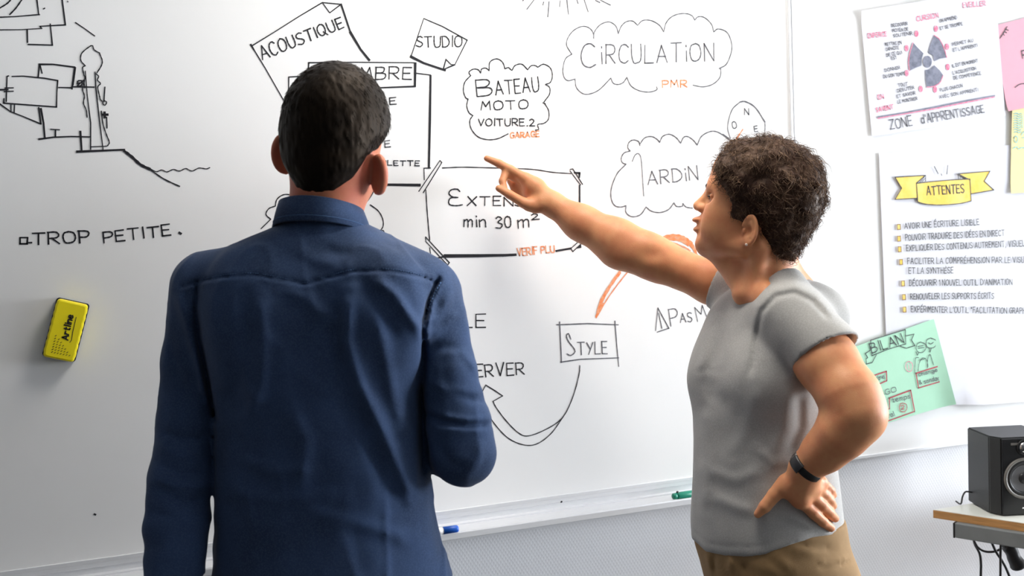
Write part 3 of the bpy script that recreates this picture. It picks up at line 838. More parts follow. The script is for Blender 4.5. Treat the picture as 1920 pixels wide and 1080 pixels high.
# ------------------------------------------------------------------ magnetic eraser
er = empty('board_eraser', on_y(121, 621, BO))
tag(er, 'yellow magnetic board eraser with black lettering under TROP PETITE', 'board eraser')
top, bot = on_y(137, 566, BO + .03), on_y(109, 674, BO + .03)
lft, rgt = on_y(94, 614, BO + .03), on_y(151.5, 627, BO + .03)
LA = (bot - top); LL = np.linalg.norm(LA); la = LA / LL
wa = np.array([-la[2], 0, la[0]]); wa = wa if wa[0] > 0 else -wa
WW = abs((rgt - lft) @ wa)
ec = (top + bot) / 2; ec = np.array([ec[0], 0, ec[2]])
def slab(name, hw, hl, y0, y1, r, m_, wav=0.0, bev=.004):
    bm = bmesh.new()
    out = []
    n = 10
    pts = []
    for cx, cy, a0 in ((hw - r, hl - r, 0), (-(hw - r), hl - r, 90), (-(hw - r), -(hl - r), 180), (hw - r, -(hl - r), 270)):
        for k in range(n + 1):
            a = math.radians(a0 + 90 * k / n)
            pts.append((cx + r * math.cos(a), cy + r * math.sin(a)))
    full = []
    for a, b in zip(pts, pts[1:] + pts[:1]):
        L = math.hypot(b[0] - a[0], b[1] - a[1]); ns = max(1, int(L / .004))
        for k in range(ns):
            t = k / ns; full.append((a[0] + (b[0] - a[0]) * t, a[1] + (b[1] - a[1]) * t))
    lay = [(y0, 0), (y1 - bev, 0), (y1 - bev * .3, bev * .3), (y1, bev)]
    rings = []
    for y, ins in lay:
        ring = []
        for u, v in full:
            s = 1 - ins / hw; s2 = 1 - ins / hl
            w_ = wav * math.cos(v * 2 * math.pi / (hl * .5)) * (1 if abs(u) > hw * .8 else 0)
            uu = u * s + math.copysign(w_, u); vv = v * s2
            p = ec + wa * uu + la * vv
            ring.append(bm.verts.new((p[0], -y, p[2])))
        rings.append(ring)
    for A, B in zip(rings, rings[1:]):
        for k in range(len(A)):
            bm.faces.new((A[k], A[(k + 1) % len(A)], B[(k + 1) % len(A)], B[k]))
    bm.faces.new(rings[0][::-1]); bm.faces.new(rings[-1])
    bmesh.ops.recalc_face_normals(bm, faces=bm.faces)
    return obj(name, bm, m_, er)
M['yellow'] = mat('yellow_plastic', (0.93, 0.78, 0.01), 0.38, 0.5, var=0.02)
M['felt'] = mat('dark_felt', (0.02, 0.02, 0.025), 0.95, 0.1, var=0.3, vscale=300)
slab('felt_pad', WW / 2 + .0025, LL / 2 + .001, BO + .0005, BO + .014, .006, M['felt'], 0)
slab('body', WW / 2, LL / 2, BO + .010, BO + .033, .008, M['yellow'], .0012)
KX = crop(60, 540, 6.754)
i = Ink(BO + .0336)
q = KX([(455, 655), (515, 350)])
i.text('A', *KX([(455, 660), (462, 605)])[0], *KX([(455, 660), (462, 605)])[1], 11, 2.6, jit=0)
q = KX([(463, 590), (522, 352)]); i.text('rtline', *q[0], *q[1], 12, 2.6, jit=0)
i.lines(KX, "@1.2 478,690 500,660 515,560 560,370", 1.2)
i.done('lettering', M['black'], er)
i = Ink(BO + .0336)
A_, B_, C_ = np.array((305., 590)), np.array((250., 830)), np.array((490., 880))
for r_ in range(7):
    for k in range(r_ + 1):
        t = (r_ + .4) / 7
        p = A_ + (B_ - A_) * t + (C_ - B_) * t * (k / max(r_, 1))
        i.stroke(KX([(p[0] - 9, p[1] + 6), (p[0] + 7, p[1] - 4)]), 1.2)
ht = i.done('halftone_triangle', M['black'], er)

# ------------------------------------------------------------------ markers in the tray
def marker(px0, py0, px1, py1, rad, cap_len, mc, label, cap_first, body_len):
    a, b = on_z(px0, py0, SHELF + rad), on_z(px1, py1, SHELF + rad)
    d = (b - a); d[2] = 0; d /= np.linalg.norm(d)
    t = empty('marker_pen', tuple(a - [0, 0, rad])); tag(t, label, 'marker pen')
    return a, d, t
M['bluecap'] = mat('blue_plastic', (0.01, 0.10, 0.50), 0.35, var=.03)
M['greencap'] = mat('green_plastic', (0.0, 0.21, 0.13), 0.35, var=.03)
M['whitepl'] = mat('white_plastic', (0.8, 0.8, 0.8), 0.35, var=.02)
M['blackpl'] = mat('black_plastic', (0.016, 0.016, 0.018), 0.4, var=.1)
def pen(tip, d, t, segs):
    """segs: (name, material, [(along, radius)...])"""
    for nm, m_, prof in segs:
        bm = bmesh.new()
        add_lathe(bm, [(r, h) for h, r in prof], frame_from(d, (0, 0, 1), tip), 28)
        bmesh.ops.recalc_face_normals(bm, faces=bm.faces)
        obj(nm, bm, m_, t, True)
R_ = .0088
tip = on_z(859, 991, SHELF + R_); tip[1] = min(tip[1], -.045)
d = np.array([-1.0, .0, 0.0])
t = empty('marker_pen', tuple(tip - np.array([.06, 0, R_]))); tag(t, 'blue-capped white marker pen lying in the pen tray beside the denim shirt', 'marker pen')
pen(tip, d, t, [('cap', M['bluecap'], [(0, 0), (0, .006), (.002, .0078), (.006, .0084), (.035, R_), (.0355, .0075), (.0355, 0)]),
                ('barrel', M['whitepl'], [(.0355, 0), (.0355, .0078), (.044, .0082), (.118, .0082), (.1185, 0)]),
                ('end_plug', M['bluecap'], [(.1185, 0), (.1185, .0078), (.127, .0074), (.129, .006), (.129, 0)])])
tip = on_z(1261, 931, SHELF + R_); tip[1] = min(tip[1], -.045)
d = np.array([1.0, 0.0, 0.0])
t = empty('marker_pen', tuple(tip + np.array([.06, 0, -R_]))); tag(t, 'green marker pen lying in the pen tray beside the grey t-shirt', 'marker pen')
pen(tip, d, t, [('end_plug', M['greencap'], [(0, 0), (0, .0055), (.002, .0074), (.012, .0078), (.0122, 0)]),
                ('barrel', M['greencap'], [(.0122, 0), (.0122, .0084), (.016, .0088), (.095, .0088), (.0955, 0)]),
                ('cap', M['greencap'], [(.0955, 0), (.0955, .0078), (.12, .0082), (.137, .007), (.138, 0)])])
bm = bmesh.new(); pz = tip + np.array([.014, 0, R_ + .0004]); add_lathe(bm, [(.003, -.002), (.003, .0016), (.0024, .0024), (0, .0026)], Matrix.Translation(Vector(pz)), 16)
obj('clip_stud', bm, M['blackpl'], t, True)

# ------------------------------------------------------------------ table with angled end
TZ = .72
A = on_z(1749.6, 955.6, TZ)
A[1] = min(A[1], -.03)
dv = on_z(1920, 981, TZ) - A; dv = dv / np.linalg.norm(dv)
bx = np.array([1.0, 0, 0])
print('table', A, dv, pix(on_z(1791, 950, TZ)))
tb = empty('table', (A[0] + .6, A[1] - .3, 0)); tag(tb, 'white school table with a wooden edge carrying the black loudspeaker', 'table')
def prism(bm, pts, z0, z1):
    lo = [bm.verts.new((p[0], p[1], z0)) for p in pts]; hi = [bm.verts.new((p[0], p[1], z1)) for p in pts]
    n = len(pts)
    for k in range(n): bm.faces.new((lo[k], lo[(k + 1) % n], hi[(k + 1) % n], hi[k]))
    bm.faces.new(lo[::-1]); bm.faces.new(hi)
    bmesh.ops.recalc_face_normals(bm, faces=bm.faces)
Ls = .68
q0 = A; q1 = A + dv * Ls
xr_ = A[0] + 1.35
q3 = np.array([xr_, A[1], TZ]); q2 = np.array([xr_ - dv[0] * Ls, q1[1], TZ])
quad = [q0, q3, q2, q1]
cen = sum(quad) / 4
def inset(pts, k): return [cen + (p - cen) * k for p in pts]
M['laminate'] = mat('pale_laminate', (0.80, 0.80, 0.74), 0.35, 0.5, var=.02, vscale=10)
M['wood'] = mat('beech_edge', (0.52, 0.27, 0.10), 0.5, 0.4, var=.2, vscale=14, stretch=(1, 1, 12))
M['greymetal'] = mat('grey_powder_coated_steel', (0.20, 0.215, 0.22), 0.5, 0.5, var=.05)
bm = bmesh.new(); prism(bm, quad, TZ - .022, TZ - .0015); obj('wooden_edge', bm, M['wood'], tb)
bm = bmesh.new(); prism(bm, inset(quad, .998), TZ - .0015, TZ); obj('tabletop', bm, M['laminate'], tb)
ins = inset(quad, .93)
bm = bmesh.new()
n_ = np.array([-dv[1], dv[0], 0])
ws = pix(A)
# rail under the slanted end
ra = on_z(1793, 998, TZ - .05); rb = ra + dv * .60
for (a_, b2) in ((ra, rb), (ins[1], ins[2])):
    dd = b2 - a_; dd[2] = 0; L = np.linalg.norm(dd); dd /= L
    Mx = frame_from((0, 0, 1), dd, (a_[0], a_[1], 0))
    bm = bmesh.new(); add_box(bm, 0, L, -.012, .012, TZ - .062, TZ - .0225, .003, Mx)
    obj('rail', bm, M['greymetal'], tb)
Mx = frame_from((0, 0, 1), dv, (ra[0], ra[1], 0)); box('end_cap', -.004, .0005, -.0125, .0125, TZ - .0625, TZ - .0225, M['blackpl'], tb, .001, Mx)
for p in (ra + dv * .50, ins[1], ins[2]):
    bm = bmesh.new()
    add_tube(bm, [(p[0], p[1], TZ - .0225), (p[0], p[1], .0)], .018, 18)
    lg = obj('leg', bm, M['greymetal'], tb, False)

# ------------------------------------------------------------------ loudspeaker
SW, SH, SD = .150, .204, .150
fl = on_z(1866, 969, TZ)                       # lower left front corner
yaw = math.radians(-20.5 + 2)
sx = np.array([math.cos(yaw), math.sin(yaw), 0]); sy = np.array([-math.sin(yaw), math.cos(yaw), 0])
sc_ = fl + sx * SW / 2 + sy * SD / 2
sp = empty('loudspeaker', (sc_[0], sc_[1], TZ)); tag(sp, 'black two-way loudspeaker standing on the white table', 'loudspeaker')
MS = Matrix(((sx[0], sy[0], 0, sc_[0]), (sx[1], sy[1], 0, sc_[1]), (0, 0, 1, TZ), (0, 0, 0, 1)))
M['vinyl'] = mat('black_vinyl', (0.018, 0.018, 0.018), 0.45, 0.5, bump=.25, bscale=260, stretch=(8, 8, 1))
M['gloss'] = mat('black_satin_front', (0.010, 0.010, 0.011), 0.28, 0.5)
M['conegrey'] = mat('woofer_cone', (0.10, 0.10, 0.105), 0.45, 0.5, var=.08)
M['ringgrey'] = mat('woofer_ring', (0.20, 0.19, 0.175), 0.45, 0.5, metal=.3)
M['silver'] = mat('silver_metal', (0.7, 0.7, 0.7), 0.2, metal=1.0)
bm = bmesh.new()
h = SW / 2
ft = [(-h + .018, -SD / 2), (h - .018, -SD / 2), (h, -SD / 2 + .03), (h, SD / 2), (-h, SD / 2), (-h, -SD / 2 + .03)]
lo = [bm.verts.new(MS @ Vector((a, b, .002))) for a, b in ft]; hi = [bm.verts.new(MS @ Vector((a, b, SH))) for a, b in ft]
for k in range(6): bm.faces.new((lo[k], lo[(k + 1) % 6], hi[(k + 1) % 6], hi[k]))
bm.faces.new(lo[::-1]); bm.faces.new(hi)
bmesh.ops.recalc_face_normals(bm, faces=bm.faces)
bmesh.ops.bevel(bm, geom=list(bm.edges), offset=.003, segments=2, affect='EDGES')
obj('cabinet', bm, M['vinyl'], sp)
box('front_baffle', -h + .019, h - .019, -SD / 2 - .003, -SD / 2 + .004, .004, SH - .003, M['gloss'], sp, .002, MS)
def front(x, z): return MS @ Matrix.Translation(Vector((x, -SD / 2 - .003, z))) @ Matrix.Rotation(math.pi / 2, 4, 'X')
def lathe(nm, prof, Mx, m_, par, n=48):
    bm = bmesh.new(); add_lathe(bm, prof, Mx, n); bmesh.ops.recalc_face_normals(bm, faces=bm.faces)
    return obj(nm, bm, m_, par, True)
wf_ = lathe('woofer', [(.053, -.001), (.0535, .003), (.0515, .0055), (.046, .005), (.045, .0), (.045, -.001)], front(0, .098), M['ringgrey'], sp)
lathe('surround', [(.045, .001), (.043, .0045), (.039, .005), (.0355, .0015), (.034, .0005)], front(0, .098), M['blackpl'], wf_)
lathe('cone', [(.0345, .002), (.030, .0005), (.018, .0012), (.0, .0012)], front(0, .098), M['conegrey'], wf_)
lathe('dust_cap', [(.0145, .001), (.014, .003), (.009, .0055), (0, .0065)], front(0, .098), M['blackpl'], wf_)
tw = lathe('tweeter', [(.0205, 0), (.0205, .003), (.018, .004), (.0155, .001), (0, .001)], front(0.002, .178), M['blackpl'], sp)
lathe('dome', [(.0150, .001), (.0145, .0035), (.011, .0065), (.005, .008), (0, .0083)], front(0.002, .178), M['silver'], tw)
bm = bmesh.new()
for k in range(3):
    a = math.radians(90 + 120 * k)
    F_ = front(0.002, .178) @ Matrix.Rotation(a, 4, 'Z')
    add_box(bm, .002, .018, -.0022, .0022, .006, .010, .0008, F_)
add_lathe(bm, [(.005, .006), (.005, .0105), (0, .0115)], front(0.002, .178), 20)
obj('phase_plug', bm, M['blackpl'], tw)
lathe('status_light', [(.0022, 0), (.0022, .001), (0, .0014)], front(-.004, .020), M['silver'], sp, 14)
box('nameplate', -.034, -.014, -SD / 2 - .0042, -SD / 2 - .002, SH - .020, SH - .014, M['ringgrey'], sp, .0005, MS)
bm = bmesh.new(); add_box(bm, -h + .03, h - .03, -SD / 2 + .01, SD / 2 - .01, 0, .0025, 0, MS); obj('rubber_foot', bm, M['blackpl'], sp)

# ------------------------------------------------------------------ cables under the table
def cable(pts, rad, label, name='cable', cat='cable', group=None):
    q = catmull([P(*p) for p in pts], 8)
    bm = bmesh.new(); add_tube(bm, q, rad, 8)
    return tag(obj(name, bm, M['blackpl'], None, True), label, cat, group)
ZT = pix(A)[2]
sb = MS @ Vector((-h + .004, SD / 2 - .02, .03))
cb = [np.array(sb), np.array(sb) + [-.02, .004, .004], np.array(sb) + [-.033, .002, -.006], np.array(sb) + [-.038, .004, -.0265], np.array(sb) + [-.03, .03, -.027]]
bm = bmesh.new(); add_tube(bm, catmull(cb, 8), .0022, 8); tag(obj('cable', bm, M['blackpl'], None, True), 'short black lead curling out behind the loudspeaker onto the tabletop', 'cable')
K6b = crop(1560, 760, 3.375)
def kc(pts, Z): return [(*K6b([p])[0], Z + dz) for p, dz in pts]
Zc = ZT - .02
cable(kc([((892, 835), .05), ((905, 880), .05), ((935, 940), .05), ((943, 1010), .05), ((942, 1090), .05), ((940, 1600), .05), ((936, 2380), .05)], Zc), .0034, 'black cable hanging straight down below the left corner of the table')
cable(kc([((895, 850), .03), ((925, 900), .03), ((970, 925), .03), ((1030, 925), .03), ((1075, 905), .03)], Zc), .0030, 'thin black cable looping sideways under the table rail')
cable(kc([((1005, 855), .0), ((1040, 930), .0), ((1080, 990), .0), ((1120, 1075), .0), ((1200, 1300), .0), ((1215, 1900), .0), ((1210, 2480), .0)], Zc), .0034, 'black cable slanting down to the right under the table')
cable(kc([((1068, 880), -.03), ((1066, 960), -.03), ((1066, 1080), -.03), ((1062, 1600), -.03), ((1060, 2520), -.03)], Zc), .0032, 'black cable hanging beside the dangling plug')
# dangling plug
pts = catmull([P(*p) for p in kc([((1085, 872), -.06), ((1110, 885), -.06), ((1135, 920), -.06), ((1152, 965), -.06), ((1172, 1000), -.06), ((1190, 1035), -.06)], Zc)], 6)
rr = np.interp(np.linspace(0, 1, len(pts)), [0, .15, .3, .5, .7, .88, .96, 1], [.010, .016, .018, .016, .018, .021, .017, .008])
pg = empty('power_plug', tuple(pts[0])); tag(pg, 'black plug dangling from the rail below the loudspeaker', 'plug')
bm = bmesh.new(); add_tube(bm, pts, list(rr), 18); obj('plug_body', bm, M['blackpl'], pg, True)
bm = bmesh.new(); add_tube(bm, catmull([P(*p) for p in kc([((1085, 875), -.06), ((1070, 860), -.05), ((1060, 845), -.03)], Zc)], 5), .0035, 8); obj('lead', bm, M['blackpl'], pg, True)
# ------------------------------------------------------------------ sculpting: distance fields -> one closed surface
V3 = lambda *a: np.array(a, dtype=np.float64)
def nrm(v): return v / np.linalg.norm(v)

def s_cap(p, a, b, ra, rb):
    """round cone from a to b"""
    a = np.asarray(a, np.float32); b = np.asarray(b, np.float32)
    ba = b - a; q = p - a
    t = np.clip(q @ ba / (ba @ ba + 1e-12), 0, 1)
    return np.linalg.norm(q - t[:, None] * ba, axis=1) - (ra + (rb - ra) * t)
def s_ell(p, c, r, R=None):
    """ellipsoid; R rows are its axes"""
    q = p - np.asarray(c, np.float32)
    if R is not None: q = q @ np.asarray(R, np.float32).T
    r = np.asarray(r, np.float32)
    k0 = np.linalg.norm(q / r, axis=1); k1 = np.linalg.norm(q / (r * r), axis=1) + 1e-9
    return k0 * (k0 - 1) / k1
def smin(a, b, k):
    h = np.clip(.5 + .5 * (b - a) / k, 0, 1)
    return b * (1 - h) + a * h - k * h * (1 - h)
def smax(a, b, k): return -smin(-a, -b, k)
def sstep(x, a, b):
    t = np.clip((x - a) / (b - a), 0, 1); return t * t * (3 - 2 * t)

_perm = np.random.default_rng(3).random((64, 64, 64)).astype(np.float32) * 2 - 1
def vnoise(p, scale, off=0.0):
    q = p * np.asarray(scale, np.float32) + off + 1000.0
    i = np.floor(q).astype(np.int64); f = (q - i).astype(np.float32); f = f * f * (3 - 2 * f)
    i0 = i & 63; i1 = (i + 1) & 63
    def g(a, b, c): return _perm[a, b, c]
    x0, y0, z0 = i0.T; x1, y1, z1 = i1.T; fx, fy, fz = f.T
    c00 = g(x0, y0, z0) * (1 - fx) + g(x1, y0, z0) * fx
    c10 = g(x0, y1, z0) * (1 - fx) + g(x1, y1, z0) * fx
    c01 = g(x0, y0, z1) * (1 - fx) + g(x1, y0, z1) * fx
    c11 = g(x0, y1, z1) * (1 - fx) + g(x1, y1, z1) * fx
    return (c00 * (1 - fy) + c10 * fy) * (1 - fz) + (c01 * (1 - fy) + c11 * fy) * fz

def pixv(p):
    """photo coordinates of many points"""
    q = p - CAM.astype(np.float32)
    Z = q @ CF.astype(np.float32)
    return 960 + FPX * (q @ CR.astype(np.float32)) / Z, 540 - FPX * (q @ CU.astype(np.float32)) / Z, Z

class Torso:
    """upright loft: stations (centre, half width along ax, half depth along ay) by height, superellipse sections"""
    def __init__(self, st, ax, ay, n=2.3):
        st = sorted(st, key=lambda s: s[0][2])
        self.z = np.array([s[0][2] for s in st]); self.c = np.array([s[0] for s in st])
        self.a = np.array([s[1] for s in st]); self.b = np.array([s[2] for s in st])
        self.ax, self.ay, self.n = nrm(ax), nrm(ay), n
    def interp(self, z, arr):
        return np.interp(z, self._zz, np.interp(self._zz, self.z, arr)) if False else self._spl(z, arr)
    def _spl(self, z, y):
        x = self.z
        d = np.gradient(y, x)
        i = np.clip(np.searchsorted(x, z) - 1, 0, len(x) - 2)
        h = x[i + 1] - x[i]; t = np.clip((z - x[i]) / h, 0, 1)
        return (2 * t**3 - 3 * t**2 + 1) * y[i] + (t**3 - 2 * t**2 + t) * h * d[i] + (-2 * t**3 + 3 * t**2) * y[i + 1] + (t**3 - t**2) * h * d[i + 1]
    def __call__(self, p, grow=0.0):
        z = p[:, 2].astype(np.float64)
        zc = np.clip(z, self.z[0], self.z[-1])
        cx, cy = self._spl(zc, self.c[:, 0]), self._spl(zc, self.c[:, 1])
        a, b = self._spl(zc, self.a) + grow, self._spl(zc, self.b) + grow
        qx, qy = p[:, 0] - cx, p[:, 1] - cy
        u = np.abs(qx * self.ax[0] + qy * self.ax[1]) / a; v = np.abs(qx * self.ay[0] + qy * self.ay[1]) / b
        f = (u ** self.n + v ** self.n) ** (1 / self.n)
        d = (f - 1) * np.minimum(a, b) * .9
        over = np.maximum(z - self.z[-1], self.z[0] - z)
        d = np.where(over > 0, np.sqrt(np.maximum(d, 0) ** 2 + over ** 2) + np.minimum(d, 0) * 0, d)
        return np.maximum(d, over).astype(np.float32)

def polydist(u, v, pts):
    """distance in pixels to a polyline"""
    d = np.full(u.shape, 1e9, np.float32)
    for (ax, ay), (bx, by) in zip(pts, pts[1:]):
        ex, ey = bx - ax, by - ay
        t = np.clip(((u - ax) * ex + (v - ay) * ey) / (ex * ex + ey * ey), 0, 1)
        d = np.minimum(d, np.hypot(u - ax - t * ex, v - ay - t * ey))
    return d
def folds(u, v, spec):
    """spec: (points, width px, height m) -> raised (+) or sunk (-) cloth"""
    out = np.zeros(u.shape, np.float32)
    for pts, w, h in spec:
        x0 = min(a for a, b in pts) - 3 * w; x1 = max(a for a, b in pts) + 3 * w
        y0 = min(b for a, b in pts) - 3 * w; y1 = max(b for a, b in pts) + 3 * w
        k = np.nonzero((u > x0) & (u < x1) & (v > y0) & (v < y1))[0]
        if len(k):
            d = polydist(u[k], v[k], pts)
            # fade toward both ends
            e0 = np.hypot(u[k] - pts[0][0], v[k] - pts[0][1]); e1 = np.hypot(u[k] - pts[-1][0], v[k] - pts[-1][1])
            fade = np.clip(np.minimum(e0, e1) / (2.2 * w) + .25, 0, 1)
            out[k] += (h * fade * np.exp(-(d / w) ** 2)).astype(np.float32)
    return out

def surface(name, fn, lo, hi, h, m_, parent, relax=1):
    """sparse surface nets of fn over the box lo..hi at step h"""
    lo = np.asarray(lo, np.float64); hi = np.asarray(hi, np.float64)
    B = 12
    nb = np.ceil((hi - lo) / (h * B)).astype(int)
    n = nb * B + 1
    vol = np.empty(tuple(n), np.float32)
    # coarse pass at block centres
    bi = np.stack(np.meshgrid(*[np.arange(k) for k in nb], indexing='ij'), -1).reshape(-1, 3)
    cen = (lo + (bi + .5) * B * h).astype(np.float32)
    dc = np.concatenate([fn(c) for c in np.array_split(cen, max(1, len(cen) // 200000))])
    act = np.abs(dc) < B * h * .866 * 2.1 + .006
    for (i, j, k), s in zip(bi[~act], dc[~act]):
        vol[i * B:(i + 1) * B + 1, j * B:(j + 1) * B + 1, k * B:(k + 1) * B + 1] = 1 if s > 0 else -1
    g = np.stack(np.meshgrid(*[np.arange(B + 1)] * 3, indexing='ij'), -1).reshape(-1, 3)
    ab = bi[act]
    step = 120
    for s in range(0, len(ab), step):
        blk = ab[s:s + step]
        pts = (lo + (blk[:, None, :] * B + g[None]) * h).astype(np.float32).reshape(-1, 3)
        d = fn(pts).reshape(len(blk), B + 1, B + 1, B + 1)
        for (i, j, k), dd in zip(blk, d):
            vol[i * B:(i + 1) * B + 1, j * B:(j + 1) * B + 1, k * B:(k + 1) * B + 1] = dd
    # close the box
    for ax in range(3):
        sl = [slice(None)] * 3
        for e in (0, -1):
            sl[ax] = e; vol[tuple(sl)] = np.maximum(vol[tuple(sl)], h * .5)
    ins = vol < 0
    c8 = [(i, j, k) for i in (0, 1) for j in (0, 1) for k in (0, 1)]
    sh = tuple(x - 1 for x in n)
    cnt = np.zeros(sh, np.uint8)
    for i, j, k in c8:
        cnt += ins[i:i + sh[0], j:j + sh[1], k:k + sh[2]]
    cells = np.argwhere((cnt > 0) & (cnt < 8))
    idx = np.full(sh, -1, np.int32)
    idx[cells[:, 0], cells[:, 1], cells[:, 2]] = np.arange(len(cells))
    acc = np.zeros((len(cells), 3)); num = np.zeros(len(cells))
    val = {c: vol[cells[:, 0] + c[0], cells[:, 1] + c[1], cells[:, 2] + c[2]] for c in c8}
    for a in c8:
        for ax in range(3):
            if a[ax] == 0:
                b = tuple(1 if t == ax else a[t] for t in range(3))
                va, vb = val[a], val[b]
                x = (va < 0) != (vb < 0)
                t = np.where(x, va / (va - vb + 1e-20), 0)
                for q in range(3):
                    acc[:, q] += np.where(x, a[q] + (t if q == ax else 0), 0)
                num += x
    co = lo + (cells + acc / num[:, None]) * h
    faces = []
    for ax in range(3):
        o1, o2 = [(1, 2), (2, 0), (0, 1)][ax]
        A = ins[tuple(slice(0, -1) if t == ax else slice(1, -1) for t in range(3))]
        Bv = ins[tuple(slice(1, None) if t == ax else slice(1, -1) for t in range(3))]
        e = np.argwhere(A != Bv)
        if not len(e): continue
        sgn = A[tuple(e.T)]
        e = e + np.array([0 if t == ax else 1 for t in range(3)])
        def cell(d1, d2):
            c = e.copy(); c[:, o1] -= d1; c[:, o2] -= d2
            return idx[c[:, 0], c[:, 1], c[:, 2]]
        q = np.stack([cell(1, 1), cell(0, 1), cell(0, 0), cell(1, 0)], 1)
        q[~sgn] = q[~sgn][:, ::-1]
        faces.append(q)
    F = np.concatenate(faces).astype(np.int32)
    F = F[(F >= 0).all(1)]
    for _ in range(relax):
        s = np.zeros_like(co); k = np.zeros(len(co))
        for a, b in ((0, 1), (1, 2), (2, 3), (3, 0)):
            np.add.at(s, F[:, a], co[F[:, b]]); np.add.at(k, F[:, a], 1)
            np.add.at(s, F[:, b], co[F[:, a]]); np.add.at(k, F[:, b], 1)
        co = .5 * co + .5 * s / np.maximum(k, 1)[:, None]
    me = bpy.data.meshes.new(name)
    me.vertices.add(len(co)); me.vertices.foreach_set('co', co.astype(np.float32).ravel())
    me.loops.add(F.size); me.loops.foreach_set('vertex_index', F.ravel())
    me.polygons.add(len(F)); me.polygons.foreach_set('loop_start', np.arange(0, F.size, 4, dtype=np.int32))
    me.polygons.foreach_set('loop_total', np.full(len(F), 4, np.int32))
    me.update(calc_edges=True)
    o = link(name, me, m_, parent, True)
    return o, co, F

def bounds(pts, pad):
    a = np.array(pts); return a.min(0) - pad, a.max(0) + pad

def hit(fn, px, py, z0=1.2, z1=3.0):
    """camera depth where the photo's ray meets the surface fn"""
    zz = np.arange(z0, z1, .002)
    d = fn((CAM + zz[:, None] * ray(px, py)).astype(np.float32))
    k = np.argmax(d < 0)
    return zz[k] if d[k] < 0 else None

def vnormals(co, F):
    nr = np.zeros_like(co)
    fn_ = np.cross(co[F[:, 2]] - co[F[:, 0]], co[F[:, 3]] - co[F[:, 1]])
    for k in range(4): np.add.at(nr, F[:, k], fn_)
    return nr / (np.linalg.norm(nr, axis=1)[:, None] + 1e-12)

def strands(name, roots, paths, r0, m_, parent, sides=3):
    """many tapered locks as one mesh; paths (n, k, 3)"""
    n, k, _ = paths.shape
    t = np.gradient(paths, axis=1); t /= np.linalg.norm(t, axis=2, keepdims=True) + 1e-9
    ref = np.where(np.abs(t[..., 2:3]) > .9, np.array([1., 0, 0]), np.array([0, 0, 1.]))
    x = np.cross(t, ref); x /= np.linalg.norm(x, axis=2, keepdims=True) + 1e-9
    y = np.cross(t, x)
    rad = r0[:, None] * np.linspace(1, .25, k)[None]
    ring = [paths + rad[..., None] * (math.cos(a) * x + math.sin(a) * y) for a in [2 * math.pi * s / sides for s in range(sides)]]
    co = np.stack(ring, 2).reshape(-1, 3)
    base = (np.arange(n) * k * sides)[:, None, None] + (np.arange(k - 1) * sides)[None, :, None]
    s = np.arange(sides)[None, None]; s2 = (s + 1) % sides
    F = np.stack([base + s, base + s2, base + sides + s2, base + sides + s], -1).reshape(-1, 4).astype(np.int32)
    me = bpy.data.meshes.new(name)
    me.vertices.add(len(co)); me.vertices.foreach_set('co', co.astype(np.float32).ravel())
    me.loops.add(F.size); me.loops.foreach_set('vertex_index', F.ravel())
    me.polygons.add(len(F)); me.polygons.foreach_set('loop_start', np.arange(0, F.size, 4, dtype=np.int32))
    me.polygons.foreach_set('loop_total', np.full(len(F), 4, np.int32))
    me.update(calc_edges=True)
    return link(name, me, m_, parent, True)

def hand(p, wrist, palm, fingers):
    """palm: list of (a,b,ra,rb); fingers: list of joint chains [(point, radius)...]"""
    d = None
    for a, b, ra, rb in palm:
        c = s_cap(p, a, b, ra, rb)
        d = c if d is None else smin(d, c, .012)
    for ch in fingers:
        f = None
        for (a, ra), (b, rb) in zip(ch, ch[1:]):
            c = s_cap(p, a, b, ra, rb)
            f = c if f is None else smin(f, c, .003)
        d = smin(d, f, .005)
    return d

# skin, cloth, hair
M['skin'] = mat('skin', (0.70, 0.325, 0.155), 0.5, 0.3, vcol=(0.64, 0.25, 0.12), vscale=22, sss=.15, bump=.10, bscale=420)
M['skin_dark'] = mat('skin_ruddy', (0.56, 0.20, 0.105), 0.5, 0.3, vcol=(0.52, 0.14, 0.085), vscale=22, sss=.15, bump=.10, bscale=420)
M['denim'] = weave_mat('blue_denim', (0.027, 0.052, 0.118), 0.85, 260, .16, var=.22, vscale=7, col2=(0.085, 0.13, 0.23), mix=.22, sheen=.06)
M['denim_seam'] = weave_mat('blue_denim_stitching', (0.050, 0.10, 0.21), 0.85, 260, .35, var=.2, vscale=60)
M['tee'] = weave_mat('grey_heather_jersey', (0.38, 0.37, 0.35), 0.9, 330, .15, var=.05, vscale=9, col2=(0.50, 0.49, 0.48), mix=.45, sheen=.1)
M['khaki'] = weave_mat('khaki_cotton', (0.30, 0.185, 0.085), 0.85, 240, .3, var=.10, vscale=10)
M['jeans'] = weave_mat('dark_trousers', (0.03, 0.035, 0.05), 0.85, 240, .3, var=.1)
M['hair_dark'] = mat('near_black_hair', (0.010, 0.007, 0.005), 0.55, 0.14, vcol=(0.004, 0.0035, 0.0035), vscale=30, tint=(1.0, .7, .45))
M['hair_brown'] = mat('dark_brown_hair', (0.075, 0.042, 0.028), 0.55, 0.2, vcol=(0.026, 0.013, 0.011), vscale=28, tint=(1.0, .75, .55))
M['shoe'] = mat('dark_shoe_leather', (0.03, 0.025, 0.02), 0.5)
M['sole'] = mat('shoe_sole', (0.4, 0.39, 0.36), 0.7)
# ------------------------------------------------------------------ the man seen from behind
MZ = 1.81
mc = P(612, 900, 1.83)
man = empty('person', (mc[0], mc[1], 0))
tag(man, 'person with short dark hair in a blue denim shirt, back turned, facing the whiteboard', 'person')

